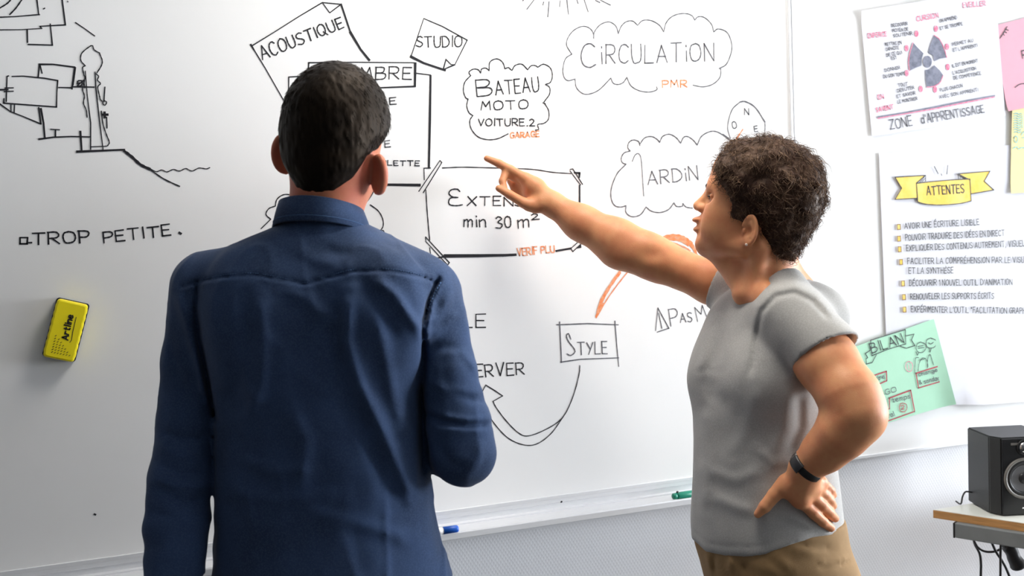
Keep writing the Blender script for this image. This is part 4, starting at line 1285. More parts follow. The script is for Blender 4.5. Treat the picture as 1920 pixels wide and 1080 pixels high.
def st(py, L, R, Z, b):
    c = P((L + R) / 2, py, Z)
    return (c, (R - L) / 2 * Z / FPX, b)
m_torso = Torso([st(405, 552, 668, 1.79, .052), st(424, 512, 690, 1.795, .064), st(438, 470, 716, 1.80, .076), st(455, 428, 748, 1.805, .088), st(476, 388, 786, 1.81, .099), st(505, 366, 806, 1.81, .110),
                 st(550, 366, 806, 1.81, .119), st(610, 374, 804, 1.815, .124), st(700, 386, 801, 1.82, .124), st(800, 407, 800, 1.83, .118), st(850, 412, 802, 1.832, .116), st(900, 412, 805, 1.835, .114), st(1000, 408, 822, 1.835, .118), st(1080, 402, 842, 1.83, .124), st(1150, 398, 856, 1.83, .128)], _r0, _f0, 2.25)
A_L = [(P(392, 543, 1.815), .062), (P(364, 680, 1.82), .0515), (P(348, 800, 1.82), .0470), (P(337, 900, 1.81), .0495), (P(331, 990, 1.79), .0510), (P(327, 1085, 1.77), .0500)]
A_R = [(P(800, 556, 1.815), .060), (P(833, 690, 1.80), .0500), (P(860, 800, 1.80), .0545), (P(868, 850, 1.80), .0535), (P(835, 838, 1.92), .049), (P(775, 810, 2.06), .044)]
def chain(p, ch, k=.012, grow=0.0):
    d = None
    for (a, ra), (b, rb) in zip(ch, ch[1:]):
        c = s_cap(p, a, b, ra + grow, rb + grow)
        d = c if d is None else smin(d, c, k)
    return d
KS = lambda pts: [(240 + a / 1.5, 360 + b / 1.5) for a, b in pts]
KT = lambda pts: [(640 + a / 2.078, 420 + b / 2.078) for a, b in pts]
KU = lambda pts: [(290 + a / 1.688, 440 + b / 1.688) for a, b in pts]
SHIRT_FOLDS = [
    # yoke seam, then the soft cloth hanging from it
    (KS([(150, 268), (205, 250), (270, 238), (350, 233), (430, 246), (500, 260), (560, 242), (640, 222), (740, 222), (830, 240), (868, 256)]), 2.2, -.0030),
    (KS([(150, 278), (205, 260), (270, 248), (350, 243), (430, 256), (500, 270), (560, 252), (640, 232), (740, 232), (830, 250), (868, 266)]), 3.0, .0010),
    (KS([(470, 150), (520, 190), (600, 205)]), 12, .003),
    (KS([(540, 150), (590, 175), (640, 170)]), 10, -.002),
    (KS([(620, 280), (615, 420), (650, 540), (720, 680), (800, 860)]), 13, .0065),
    (KS([(585, 300), (575, 430), (610, 570), (680, 720), (750, 880)]), 14, -.004),
    (KS([(690, 240), (750, 290), (790, 350), (830, 400)]), 11, .0065),
    (KS([(650, 260), (710, 330), (760, 420)]), 13, -.004),
    (KS([(370, 290), (382, 420), (375, 540), (330, 660)]), 13, .004),
    (KS([(430, 270), (500, 300), (560, 360)]), 12, .003),
    (KS([(330, 300), (330, 450), (290, 600)]), 14, -.003),
    (KS([(700, 330), (720, 450), (745, 560), (770, 660)]), 12, .003),
    (KS([(300, 740), (400, 790), (520, 780)]), 12, .003), (KS([(280, 840), (420, 870), (600, 850)]), 14, .0025),
    (KS([(500, 900), (640, 930), (800, 980)]), 14, .003), (KS([(450, 600), (500, 700), (480, 850)]), 16, .003),
    # armholes
    (KS([(195, 255), (190, 330), (200, 420), (225, 540), (245, 640)]), 5, -.007),
    (KT([(380, 215), (340, 300), (318, 400), (322, 520), (312, 680), (318, 960)]), 4.5, -.008),
    (KT([(395, 215), (358, 300), (338, 390)]), 4, .003),
    # right sleeve
    (KT([(345, 440), (400, 400), (440, 360), (470, 340)]), 9, .004), (KT([(330, 470), (400, 480), (470, 500), (520, 560)]), 10, -.004),
    (KT([(345, 400), (400, 330), (420, 260)]), 9, .004), (KT([(400, 500), (470, 500), (530, 570)]), 8, .005),
    (KT([(330, 730), (400, 770), (490, 785), (575, 780)]), 7, -.0065), (KT([(330, 715), (400, 752), (490, 768), (570, 764)]), 6, .004), (KT([(350, 800), (430, 800), (560, 800)]), 8, .003),
    (KT([(440, 660), (500, 680), (555, 690)]), 7, -.004), (KT([(340, 620), (420, 650), (500, 660)]), 9, .003),
    (KT([(560, 840), (530, 920), (480, 980)]), 9, .003), (KT([(380, 860), (430, 930), (500, 960)]), 9, -.003),
    # left sleeve
    (KU([(70, 180), (100, 280), (130, 400), (150, 520)]), 9, .005), (KU([(40, 300), (70, 420), (110, 540)]), 9, -.003),
    (KU([(20, 620), (90, 650), (170, 640)]), 8, -.004), (KU([(15, 720), (80, 760), (165, 750)]), 8, -.004), (KU([(10, 800), (90, 850), (165, 830)]), 8, -.004),
    (KU([(0, 880), (60, 900), (150, 890)]), 8, -.003), (KU([(20, 670), (80, 700), (170, 690)]), 8, .004), (KU([(10, 780), (90, 800), (170, 790)]), 8, .004),
]
def shirt_fn(p):
    u, v, Z = pixv(p)
    t = m_torso(p)
    # shoulder blades and the hollow of the spine
    t = smin(t, s_ell(p, P(480, 590, 1.735), (.075, .045, .10), [_r0, _f0, _z]), .05)
    t = smin(t, s_ell(p, P(710, 590, 1.735), (.075, .045, .10), [_r0, _f0, _z]), .05)
    aL = chain(p, A_L); aR = chain(p, A_R)
    k = .0015 + .034 * sstep(v, 740, 560)
    d = smin(t, aL, k)
    d = smin(d, aR, .006 + .030 * sstep(v, 680, 560))
    back = sstep(Z, 1.86, 1.78)
    d = d - 1.35 * folds(u, v, SHIRT_FOLDS) * back
    d = d - (.0026 * vnoise(p, (14, 14, 9)) + .0014 * vnoise(p, (34, 34, 24), 7.3))
    rd = 1 - np.abs(vnoise(p, (19, 19, 10), 11.0))
    d = d - .0022 * (np.maximum(rd - .72, 0) / .28) ** 1.5
    # creased sleeve ends
    d = d - .0010 * np.sin(v * .11 + u * .02) * sstep(v, 880, 960) * sstep(u, 420, 380)
    zh = P(620, 1132, 1.83)[2]
    cut = np.minimum(zh - p[:, 2] , 1.0) - .03 * sstep(np.abs(u - 625), 120, 230) * -1
    arm = np.minimum(aL, aR)
    cutarm = P(327, 1082, 1.77)[2] - p[:, 2]
    d = np.where(arm < t, np.maximum(d, np.where(u < 420, cutarm, -1)), smax(d, cut, .006))
    return d
pts = [s[0] for s in A_L + A_R] + [P(612, 400, 1.8), P(360, 1150, 1.83), P(860, 1150, 1.83), P(612, 700, 1.66), P(612, 700, 1.98)]
lo, hi = bounds(pts, .075)
shirt, sco, sF = surface('denim_shirt', shirt_fn, lo, hi, .0040, M['denim'], man, 2)

# collar: a folded band swept round the neck
def collar():
    bm = bmesh.new()
    C = P(604, 408, 1.80)
    prof = [(-.003, -.004), (-.004, .030), (-.001, .0355), (.004, .0345), (.010, .018), (.0165, -.004), (.0145, -.0062), (.006, .016), (.0015, .024), (.0012, -.004)]
    n = 72
    rings = []
    for k in range(n + 1):
        a = math.radians(-90 - 158 + 316 * k / n)
        ca, sa = math.cos(a), math.sin(a)
        fall = -.30 * .07 * (sa + 1) - .008 * ca
        ring = []
        for ro, z in prof:
            zz = z * (1 + .10 * (sa + 1))
            ring.append(bm.verts.new(C + _r0 * ca * (.0665 + ro * 1.05) + _f0 * sa * (.066 + ro) + _z * (zz + fall)))
        rings.append(ring)
    m_ = len(prof)
    for A, B in zip(rings, rings[1:]):
        for q in range(m_):
            bm.faces.new((A[q], A[(q + 1) % m_], B[(q + 1) % m_], B[q]))
    bm.faces.new(rings[0][::-1]); bm.faces.new(rings[-1])
    bmesh.ops.recalc_face_normals(bm, faces=bm.faces)
    o = obj('collar', bm, M['denim'], shirt, True)
    # stitched edge
    bm = bmesh.new()
    pts = []
    for k in range(n + 1):
        a = math.radians(-90 - 156 + 312 * k / n); ca, sa = math.cos(a), math.sin(a)
        fall = -.30 * .07 * (sa + 1) - .008 * ca
        pts.append(C + _r0 * ca * (.0665 + .0142 * 1.05) + _f0 * sa * (.066 + .0142) + _z * (.0035 * (1 + .1 * (sa + 1)) + fall))
    add_tube(bm, pts, .0009, 5)
    obj('stitching', bm, M['denim_seam'], shirt, True)
collar()
# stitched armhole on the right shoulder and the yoke: a row of short raised stitches
def stitches(pts2, n, rad, ln):
    bm = bmesh.new()
    q = catmull([V3(a, b, 0) for a, b in pts2], 10)
    q = np.array(q)
    L = np.concatenate([[0], np.cumsum(np.linalg.norm(np.diff(q, axis=0), axis=1))])
    for k in range(n):
        s = L[-1] * (k + .5) / n
        x, y = np.interp(s, L, q[:, 0]), np.interp(s, L, q[:, 1]); x2, y2 = np.interp(s + ln, L, q[:, 0]), np.interp(s + ln, L, q[:, 1])
        z = hit(shirt_fn, x, y, 1.5, 2.0); z2 = hit(shirt_fn, x2, y2, 1.5, 2.0)
        if z and z2 and abs(z - z2) < .02:
            add_tube(bm, [P(x, y, z - .0002), P(x2, y2, z2 - .0002)], rad, 5)
    return obj('stitching', bm, M['denim_seam'], shirt, True)
stitches(KT([(390, 222), (360, 280), (342, 330), (330, 370)]), 14, .0013, 5)
stitches(KS([(205, 246), (270, 233), (350, 228), (430, 241), (500, 255), (560, 237), (640, 217), (740, 217), (830, 235)]), 90, .0007, 3.2)

# head frame
y_ = math.radians(14)
hf = _f0 * math.cos(y_) + _r0 * math.sin(y_); hr = _r0 * math.cos(y_) - _f0 * math.sin(y_)
t_ = math.radians(7)
hu = _z * math.cos(t_) + hr * math.sin(t_); hr = hr * math.cos(t_) - _z * math.sin(t_)
HR = [hr, hf, hu]
HC = P(630, 233, 1.80)
def hp(r, f, u_): return HC + hr * r + hf * f + hu * u_
ear_L, ear_R = P(531, 288, 1.818), P(711, 327, 1.772)
def man_skull(p):
    d = s_ell(p, hp(0, 0, 0), (.0785, .094, .094), HR)
    d = smin(d, s_ell(p, hp(0, -.012, -.050), (.068, .072, .070), HR), .03)
    return d
def man_jaw(p):
    d = s_ell(p, hp(0, .030, -.085), (.062, .066, .060), HR)
    return smin(d, s_cap(p, hp(0, .055, -.110), hp(0, .078, -.128), .028, .022), .03)
def man_head(p):
    d = smin(man_skull(p), man_jaw(p), .03)
    # brow, nose, lips, eye hollows
    d = smin(d, s_cap(p, hp(-.03, .080, -.005), hp(.03, .080, -.005), .014, .014), .02)
    d = smin(d, s_cap(p, hp(0, .092, -.020), hp(0, .114, -.056), .009, .013), .012)
    for s in (-1, 1):
        d = smin(d, s_ell(p, hp(.012 * s, .104, -.058), (.009, .011, .008), HR), .008)
        d = smax(d, -s_ell(p, hp(.031 * s, .098, -.024), (.017, .012, .011), HR), .012)
        d = smin(d, s_ell(p, hp(.031 * s, .083, -.024), (.013, .012, .011), HR), .004)
    d = smin(d, s_ell(p, hp(0, .099, -.082), (.022, .009, .006), HR), .006)
    d = smin(d, s_ell(p, hp(0, .098, -.095), (.019, .009, .007), HR), .005)
    d = smin(d, s_cap(p, hp(.002, -.018, -.085), P(606, 432, 1.812), .0585, .066), .03)
    for c, sd in ((ear_L, -1), (ear_R, 1)):
        w = nrm(hr * sd * .80 - hf * .60)
        nn = nrm(np.cross(hu, w)); up = np.cross(w, nn)
        up = nrm(hu * .96 - hf * .2); w = nrm(w - up * (w @ up)); nn = np.cross(up, w)
        e = s_ell(p, c, (.0195, .0065, .0325), [w, nn, up])
        q = p - c.astype(np.float32)
        # rolled rim and hollow on the front side
        rim = np.abs(np.hypot((q @ w) / .0185, (q @ up) / .0310) - .88) * .017
        e = smin(e, np.hypot(rim, np.maximum(np.abs(q @ nn) - .003, 0)) - .0036, .004)
        e = smin(e, s_ell(p, c - up * .025 - w * .006, (.010, .0055, .010), [w, nn, up]), .006)
        d = smin(d, e, .006)
    return d
# hands
wR = P(750, 800, 2.11)
f2 = nrm(-_r0 * .75 + _f0 * .55 + _z * .35); s2 = nrm(np.cross(f2, _z)); u2 = np.cross(s2, f2)
def mk_hand(w, f, side, up, thumb, curl=.5):
    """w wrist, f along the palm, side across the knuckles, up out of the back of the hand"""
    palm = [(w, w + f * .05 + side * .022, .024, .020), (w, w + f * .05 - side * .022, .024, .018), (w + f * .05 + side * .022, w + f * .088 + side * .030, .019, .012), (w + f * .05, w + f * .092, .020, .012), (w + f * .05 - side * .02, w + f * .082 - side * .032, .019, .011)]
    fs = []
    for k, (o_, L) in enumerate(((.031, .072), (.0105, .082), (-.011, .075), (-.031, .058))):
        b = w + f * (.090 - .006 * abs(k - 1)) + side * o_
        j1 = b + f * L * .45 * math.cos(curl * .6) - up * L * .45 * math.sin(curl * .6)
        j2 = j1 + f * L * .3 * math.cos(curl * 1.5) - up * L * .3 * math.sin(curl * 1.5)
        j3 = j2 + f * L * .25 * math.cos(curl * 2.2) - up * L * .25 * math.sin(curl * 2.2)
        fs.append([(b, .0100), (j1, .0090), (j2, .0083), (j3, .0070)])
    tb0 = w + f * .025 + side * thumb * .026
    tb1 = tb0 + f * .034 + side * thumb * .022 - up * .008; tb2 = tb1 + f * .032 + side * thumb * .006 - up * .006
    fs.append([(tb0, .015), (tb1, .0115), (tb2 , .0105), (tb2 + f * .018, .0078)])
    return palm, fs
handR = mk_hand(wR, f2, u2, -s2, 1, .6)
wL = P(327, 1115, 1.765)
fL = nrm(-_z + _f0 * .10); 
handL = mk_hand(wL, fL, _f0, -_r0, 1, .35)
def man_body(p):
    d = man_head(p)
    d = smin(d, np.maximum(m_torso(p, -.022), P(612, 1010, 1.83)[2] - p[:, 2]), .02)
    d = smin(d, chain(p, A_L + [(wL, .043)], .012, -.016), .02)
    d = smin(d, chain(p, A_R + [(wR, .041)], .012, -.014), .02)
    d = smin(d, hand(p, wR, *handR), .01)
    d = smin(d, hand(p, wL, *handL), .01)
    return d
pts += [wL + fL * .2, wR + f2 * .2, hp(0, 0, .1), hp(-.1, 0, 0), hp(.1, .12, 0)]
lo, hi = bounds(pts, .05)
body, bco, bF = surface('body', man_body, lo, hi, .0034, M['skin_dark'], man, 1)

# hair: thickness over the scalp, thinning out at the hairline
def hair_thick(p):
    q = p - HC.astype(np.float32)
    r, f, u_ = q @ hr, q @ hf, q @ hu
    # hairline height by angle: low at the nape, up behind the ears, high at the brow
    ang = np.arctan2(np.abs(r), -f)                       # 0 at the nape, pi at the brow
    hl = np.interp(ang, [0, .45, .85, 1.15, 1.5, 1.9, 2.4, 3.15], [-.128, -.122, -.098, -.060, -.050, -.035, .045, .058])
    t = sstep(u_ - hl, -.012, .045)
    return -.006 + .0165 * t, u_
def man_hair(p):
    th, u_ = hair_thick(p)
    d = smin(man_skull(p), s_cap(p, hp(.002, -.018, -.085), P(606, 432, 1.812), .0585, .066), .03) - th
    d = d - .0010 * vnoise(p, (70, 70, 40)) * (th > 0) - .0010 * vnoise(p, (220, 220, 80), 3.1) * (th > 0)
    return d
lo, hi = bounds([hp(-.09, 0, 0), hp(.09, 0, 0), hp(0, -.1, 0), hp(0, .1, 0), hp(0, 0, .105), hp(0, 0, -.15)], .032)
hair, hco, hF = surface('hair', man_hair, lo, hi, .0022, M['hair_dark'], man, 1)
nr = vnormals(hco, hF)
thv, uu = hair_thick(hco.astype(np.float32))
ok = np.nonzero(thv > .0005)[0]
sel = rng.choice(ok, 9000)
rt = hco[sel]; nn = nr[sel]
crown = hp(.012, -.035, .09)
down = rt - crown; down -= nn * (down * nn).sum(1, keepdims=True); down /= np.linalg.norm(down, axis=1, keepdims=True) + 1e-9
sw = np.cross(nn, down)
fl_ = down + sw * rng.normal(.25, .30, (len(sel), 1)) + nn * .12
fl_ /= np.linalg.norm(fl_, axis=1, keepdims=True)
ln = (.007 + .010 * rng.random(len(sel))) * (.45 + .55 * sstep(uu[sel], -.09, .0))
ks = np.linspace(0, 1, 4)
paths = rt[:, None] - nn[:, None] * .001 + fl_[:, None] * (ln[:, None] * ks[None])[..., None] - nn[:, None] * (.10 * ln[:, None] * ks[None] ** 2)[..., None]
strands('hair_locks', rt, paths, np.full(len(sel), .00045), M['hair_dark'], hair)
# cropped beard along the jaw
def beard_fn(p):
    q = p - HC.astype(np.float32); f, u_ = q @ hf, q @ hu
    th = -.004 + .0062 * sstep(f, -.005, .03) * sstep(u_, -.062, -.085)
    return np.maximum(man_jaw(p) - th - .0006 * vnoise(p, (300, 300, 300)), -1)
lo, hi = bounds([hp(-.07, -.03, -.16), hp(.07, .11, -.05)], .01)
M['beard'] = mat('greying_beard', (0.06, 0.05, 0.045), 0.7, 0.3, vcol=(0.018, 0.014, 0.012), vscale=160)
surface('beard', beard_fn, lo, hi, .003, M['beard'], man, 1)

# trousers and shoes
def legs(base, lat, fwd, hipz, hipw, hipd, rr, kneebend=.0):
    J = []
    for s in (-1, 1):
        hx = base + lat * (.095 * s); J.append([(V3(hx[0], hx[1], hipz), rr[0]), (V3(*(hx + lat * .012 * s + fwd * .01)[:2], .49), rr[1]), (V3(*(hx + lat * .02 * s - fwd * .01)[:2], .07), rr[2])])
    return J
mJ = legs(mc, _r0, _f0, .88, 0, 0, (.088, .066, .054))
m_hip = Torso([((V3(mc[0], mc[1], z)), a, b) for z, a, b in ((.80, .165, .105), (.86, .180, .118), (.93, .180, .112), (1.0, .172, .106))], _r0, _f0, 2.3)
def trousers_fn(p):
    d = smin(m_hip(p), np.minimum(chain(p, mJ[0], .02), chain(p, mJ[1], .02)), .03)
    d = d - .003 * vnoise(p, (12, 12, 16))
    return np.maximum(d, .035 - p[:, 2])
lo, hi = bounds([V3(mc[0], mc[1], 0), V3(mc[0], mc[1], 1.0)], .24)
lo[2] = 0.0; hi[2] = 1.02
surface('trousers', trousers_fn, lo, hi, .008, M['jeans'], man, 1)
def shoes(J, fwd, par):
    for ch in J:
        a = ch[-1][0].copy(); a[2] = 0
        def fn(p):
            d = smin(s_cap(p, a - fwd * .05 + _z * .045, a + fwd * .05 + _z * .042, .040, .043), s_cap(p, a + fwd * .05 + _z * .038, a + fwd * .155 + _z * .030, .044, .034), .03)
            d = smin(d, s_cap(p, a + _z * .05, a + _z * .11, .048, .043), .02)
            return np.maximum(d, .012 - p[:, 2])
        lo, hi = bounds([a - fwd * .1, a + fwd * .2 + _z * .12], .07); lo[2] = 0
        sh, _, _ = surface('shoe', fn, lo, hi, .005, M['shoe'], par, 1)
        def fs(p):
            d = smin(s_cap(p, a - fwd * .05 + _z * .01, a + fwd * .05 + _z * .01, .043, .046), s_cap(p, a + fwd * .05 + _z * .01, a + fwd * .155 + _z * .01, .047, .038), .03)
            return np.maximum(np.maximum(d, .001 - p[:, 2]), p[:, 2] - .014)
        lo, hi = bounds([a - fwd * .1, a + fwd * .21], .07); lo[2] = -.006; hi[2] = .03
        surface('sole', fs, lo, hi, .005, M['sole'], sh, 0)
shoes(mJ, nrm(_f0 + _r0 * .1), man)
# ------------------------------------------------------------------ the woman pointing at the board
wc = P(1440, 900, 2.15)
woman = empty('person', (wc[0], wc[1], 0))
tag(woman, 'person with short brown hair in a grey t-shirt pointing at the board, hand on hip', 'person')

al = math.radians(-25)                          # chest turned a little toward the camera
wf = -_r0 * math.cos(al) + _f0 * math.sin(al)   # where the chest faces
wl_ = -_f0 * math.cos(al) - _r0 * math.sin(al)  # her left
def wst(py, L, R, b, Z=2.15, dd=0.0):
    c = P((L + R) / 2, py, Z); half = (R - L) / 2 * Z / FPX
    a = math.sqrt(max(half ** 2 - (b * math.sin(al)) ** 2, .0016)) / math.cos(al)
    return (c, a, b)
w_torso = Torso([wst(528, 1392, 1500, .060), wst(548, 1368, 1530, .105), wst(572, 1350, 1545, .140), wst(605, 1334, 1553, .158), wst(645, 1320, 1556, .160), wst(700, 1308, 1556, .156),
                 wst(760, 1308, 1550, .148), wst(820, 1308, 1550, .144), wst(880, 1306, 1560, .148), wst(950, 1305, 1566, .156), wst(1000, 1306, 1570, .160), wst(1045, 1310, 1574, .162)], wf, wl_, 2.15)
ARM_N = [(P(1500, 612, 2.02), .054), (P(1550, 680, 1.97), .0545), (P(1592, 742, 1.925), .052), (P(1606, 778, 1.908), .0435), (P(1578, 812, 1.925), .0440), (P(1545, 846, 1.95), .0360), (P(1512, 876, 1.972), .0285)]
ARM_F = [(P(1358, 538, 2.29), .045), (P(1335, 530, 2.29), .0435), (P(1232, 487, 2.31), .0440), (P(1205, 474, 2.315), .0440), (P(1155, 452, 2.33), .0470), (P(1090, 418, 2.35), .0370), (P(1037, 384, 2.365), .0262)]

NECK_C = P(1448, 494, 2.15)
TEE_FOLDS = [
    ([(1345, 560), (1332, 610), (1320, 660), (1312, 700)], 10, .006), ([(1362, 570), (1352, 630), (1335, 690)], 9, -.003), ([(1372, 600), (1366, 660), (1345, 700)], 12, .002),
    # armhole of the near sleeve: a fold over a deep crease
    ([(1408, 700), (1416, 640), (1428, 585), (1455, 556), (1490, 549), (1525, 566), (1552, 596)], 4.5, -.004),
    ([(1398, 690), (1408, 630), (1420, 575), (1450, 545), (1490, 537), (1530, 553), (1556, 586)], 7, .0025),
    ([(1325, 700), (1340, 740), (1380, 770)], 16, -.003),
    ([(1420, 720), (1400, 800), (1370, 860)], 16, .003), ([(1480, 720), (1470, 800), (1440, 870)], 14, .003), ([(1500, 740), (1500, 800), (1480, 850)], 9, -.003),
    ([(1320, 880), (1380, 900), (1430, 880)], 12, .0025), ([(1330, 930), (1380, 950), (1420, 960)], 12, .003), ([(1470, 960), (1520, 985), (1560, 995)], 9, .004),
    ([(1440, 930), (1438, 980), (1432, 1030)], 12, .003), ([(1545, 780), (1535, 830), (1520, 860)], 8, .003), ([(1420, 840), (1450, 870), (1470, 860)], 9, .003),
    ([(1322, 760), (1330, 850), (1325, 960)], 14, .0025),
]
HEM = [(1290, 1006), (1306, 1017), (1323, 1034), (1360, 1042), (1403, 1044), (1435, 1040), (1461, 1031), (1490, 1019), (1518, 1011), (1545, 1006), (1600, 1004)]
def tee_base(p):
    u, v, Z = pixv(p)
    d = w_torso(p)
    # bust
    for s in (-1, 1):
        d = smin(d, s_ell(p, P(1440, 705, 2.15) + wf * .050 + wl_ * (.066 * s), (.070, .060, .068), [wf, wl_, _z]), .05)
    # belly of the shirt and shoulders
    d = smin(d, s_cap(p, P(1460, 588, 2.06), P(1497, 606, 2.03), .050, .056), .03)
    d = smin(d, s_cap(p, P(1420, 556, 2.22), P(1385, 548, 2.26), .040, .044), .03)
    d = smin(d, s_cap(p, P(1474, 530, 2.085), P(1500, 600, 2.03), .036, .05), .03)
    # rounded upper back
    d = smin(d, s_ell(p, P(1510, 590, 2.16), (.060, .10, .065), [wf, wl_, _z]), .04)
    return d, u, v, Z
SL_A, SL_B = P(1478, 588, 2.03), P(1548, 662, 1.975)
sl_ax = nrm(SL_B - SL_A)
def tee_fn(p):
    d, u, v, Z = tee_base(p)
    # near sleeve: a wide short tube
    hemax = nrm(sl_ax + nrm(P(1520, 700, 1.98) - P(1520, 600, 2.02)) * .45)
    sl = s_cap(p, SL_A, SL_B + sl_ax * .04, .060, .069)
    q = (p - P(1520, 668, 1.955).astype(np.float32)) @ hemax
    inner = s_cap(p, SL_A + sl_ax * .035, SL_B + sl_ax * .07, .050, .066)
    sl = smax(sl, q, .004)
    d = smin(d, sl, .016)
    # far sleeve round the raised arm
    fa, fb = P(1405, 556, 2.24), P(1338, 532, 2.29)
    fax = nrm(P(1300, 516, 2.30) - P(1400, 556, 2.24))
    fs = s_cap(p, fa, fb, .046, .050)
    fs = np.maximum(fs, (p - P(1345, 536, 2.285).astype(np.float32)) @ fax)
    d = smin(d, fs, .02)
    # opening of the near sleeve
    d = smax(d, -np.maximum(inner, -q - .030), .003)
    # neck opening
    nk = s_ell(p, NECK_C, (.097, .080, .052), [wf, wl_, _z])
    d = smax(d, -nk, .006)
    rib = np.abs(nk - .009)
    d = d + .0010 * np.exp(-(rib / .0022) ** 2)
    front = sstep(Z, 2.20, 2.10)
    d = d - folds(u, v, TEE_FOLDS) * front
    d = d - (.0022 * vnoise(p, (11, 11, 9), 2.0) + .0011 * vnoise(p, (30, 30, 22), 5.0))
    hz = np.interp(u, [a for a, b in HEM], [b for a, b in HEM])
    hd = (v - hz) * (Z / FPX)
    d = d + .0009 * np.exp(-((hd + .018) / .0022) ** 2)
    d = smax(d, hd, .004)
    return d
T_LO, T_HI = bounds([P(1290, 480, 2.33), P(1290, 480, 1.9), P(1600, 480, 2.33), P(1600, 480, 1.9), P(1290, 1050, 1.9), P(1600, 1050, 2.33), P(1290, 1050, 2.33), P(1600, 1050, 1.9), P(1300, 700, 2.4), P(1580, 700, 1.88)], .03)
tee, tco, tF = surface('t_shirt', tee_fn, T_LO, T_HI, .0038, M['tee'], woman, 1)

# head frame: turned a little away from the camera, chin lifted
be = math.radians(15)
gf = -_r0 * math.cos(be) + _f0 * math.sin(be)
gl = -_f0 * math.cos(be) - _r0 * math.sin(be)
GR = [gf, gl, _z]
GC = P(1427, 374, 2.12)
def gp(x, y, z): return GC + gf * x + gl * y + _z * z
def on_sag(px, py, y=0.0):
    """point of the ray on the plane lying y metres to her left of the head's middle"""
    d = ray(px, py); o = GC + gl * y
    t = ((o - CAM) @ gl) / (d @ gl)
    return CAM + t * d
def inward(p, x=0.0, z=0.0): return p + gf * x + _z * z
ear_c = on_sag(1407, 432, .074)
def w_skull(p):
    d = s_ell(p, gp(-.006, 0, .022), (.098, .076, .086), GR)
    return smin(d, s_ell(p, gp(-.035, 0, -.02), (.070, .068, .070), GR), .03)
S = on_sag
def w_face(p):
    d = w_skull(p)
    # forehead and brow
    d = smin(d, s_ell(p, inward(S(1337, 330), -.040), (.040, .056, .050), GR), .03)
    d = smin(d, s_cap(p, inward(S(1326, 351), -.020) - gl * .028, inward(S(1326, 351), -.020) + gl * .028, .0165, .0165), .018)
    # mid face, cheeks, jaw, chin
    d = smin(d, s_ell(p, inward(S(1330, 395), -.050, .0), (.055, .055, .062), GR), .03)
    for s in (-1, 1):
        d = smin(d, s_ell(p, inward(S(1330, 390), -.036) + gl * (.036 * s), (.036, .026, .032), GR), .02)
        d = smin(d, s_cap(p, inward(S(1396, 462), 0) + gl * (.050 * s), inward(S(1322, 458), 0) + gl * (.016 * s), .022, .017), .025)
        d = smin(d, s_ell(p, inward(S(1360, 425), 0) + gl * (.040 * s), (.045, .024, .036), GR), .03)
    d = smin(d, s_ell(p, inward(S(1308, 456), -.0165), (.0165, .022, .0150), GR), .012)
    # muzzle
    d = smin(d, s_ell(p, inward(S(1306, 424), -.028), (.028, .027, .030), GR), .015)
    # nose
    d = smin(d, s_cap(p, inward(S(1326, 360), -.0085), inward(S(1301, 385), -.0100), .0080, .0100), .010)
    d = smin(d, s_ell(p, inward(S(1300, 387), -.0105), (.0105, .0105, .0090), GR), .005)
    for s in (-1, 1):
        d = smin(d, s_ell(p, inward(S(1308, 391), -.010) + gl * (.0115 * s), (.0105, .0075, .0080), GR), .006)
        d = smax(d, -s_ell(p, inward(S(1305, 396), -.006) + gl * (.0065 * s), (.0055, .0032, .0040), GR), .003)
        # eye hollow, ball and lids
        e = inward(S(1330, 371), -.014) + gl * (.031 * s)
        d = smax(d, -s_ell(p, e + gf * .010 + gl * (.003 * s), (.014, .017, .011), GR), .010)
        d = smin(d, s_ell(p, e - gf * .002, (.0125, .0135, .0115), GR), .003)
        d = smin(d, s_cap(p, e + gf * .0095 - gl * .011 * s + _z * .0025, e + gf * .006 + gl * .012 * s + _z * .003, .0042, .0040), .003)
        d = smin(d, s_cap(p, e + gf * .0080 - gl * .011 * s - _z * .0050, e + gf * .004 + gl * .012 * s - _z * .0048, .0030, .0028), .003)
    # lips, pushed forward in speech
    d = smin(d, s_ell(p, inward(S(1297, 412), -.0120, -.0005), (.0120, .0190, .0062), GR), .005)
    d = smin(d, s_ell(p, inward(S(1299, 430), -.0115), (.0115, .0170, .0068), GR), .005)
    d = smax(d, -s_ell(p, inward(S(1296, 421.5), -.001), (.0095, .0165, .0022), GR), .003)
    d = smin(d, s_cap(p, S(1334, 466), S(1382, 508), .017, .030), .025)
    # neck
    d = smin(d, s_cap(p, P(1432, 452, 2.13), P(1440, 568, 2.145), .056, .066), .02)
    d = smin(d, s_cap(p, S(1372, 500) - gf * .03, P(1392, 552, 2.10), .028, .020), .03)
    for s in (1,):
        d = smin(d, s_cap(p, ear_c - gl * .020 - gf * .020 - _z * .035, P(1404, 548, 2.09), .017, .012), .018)   # neck muscle
    return d
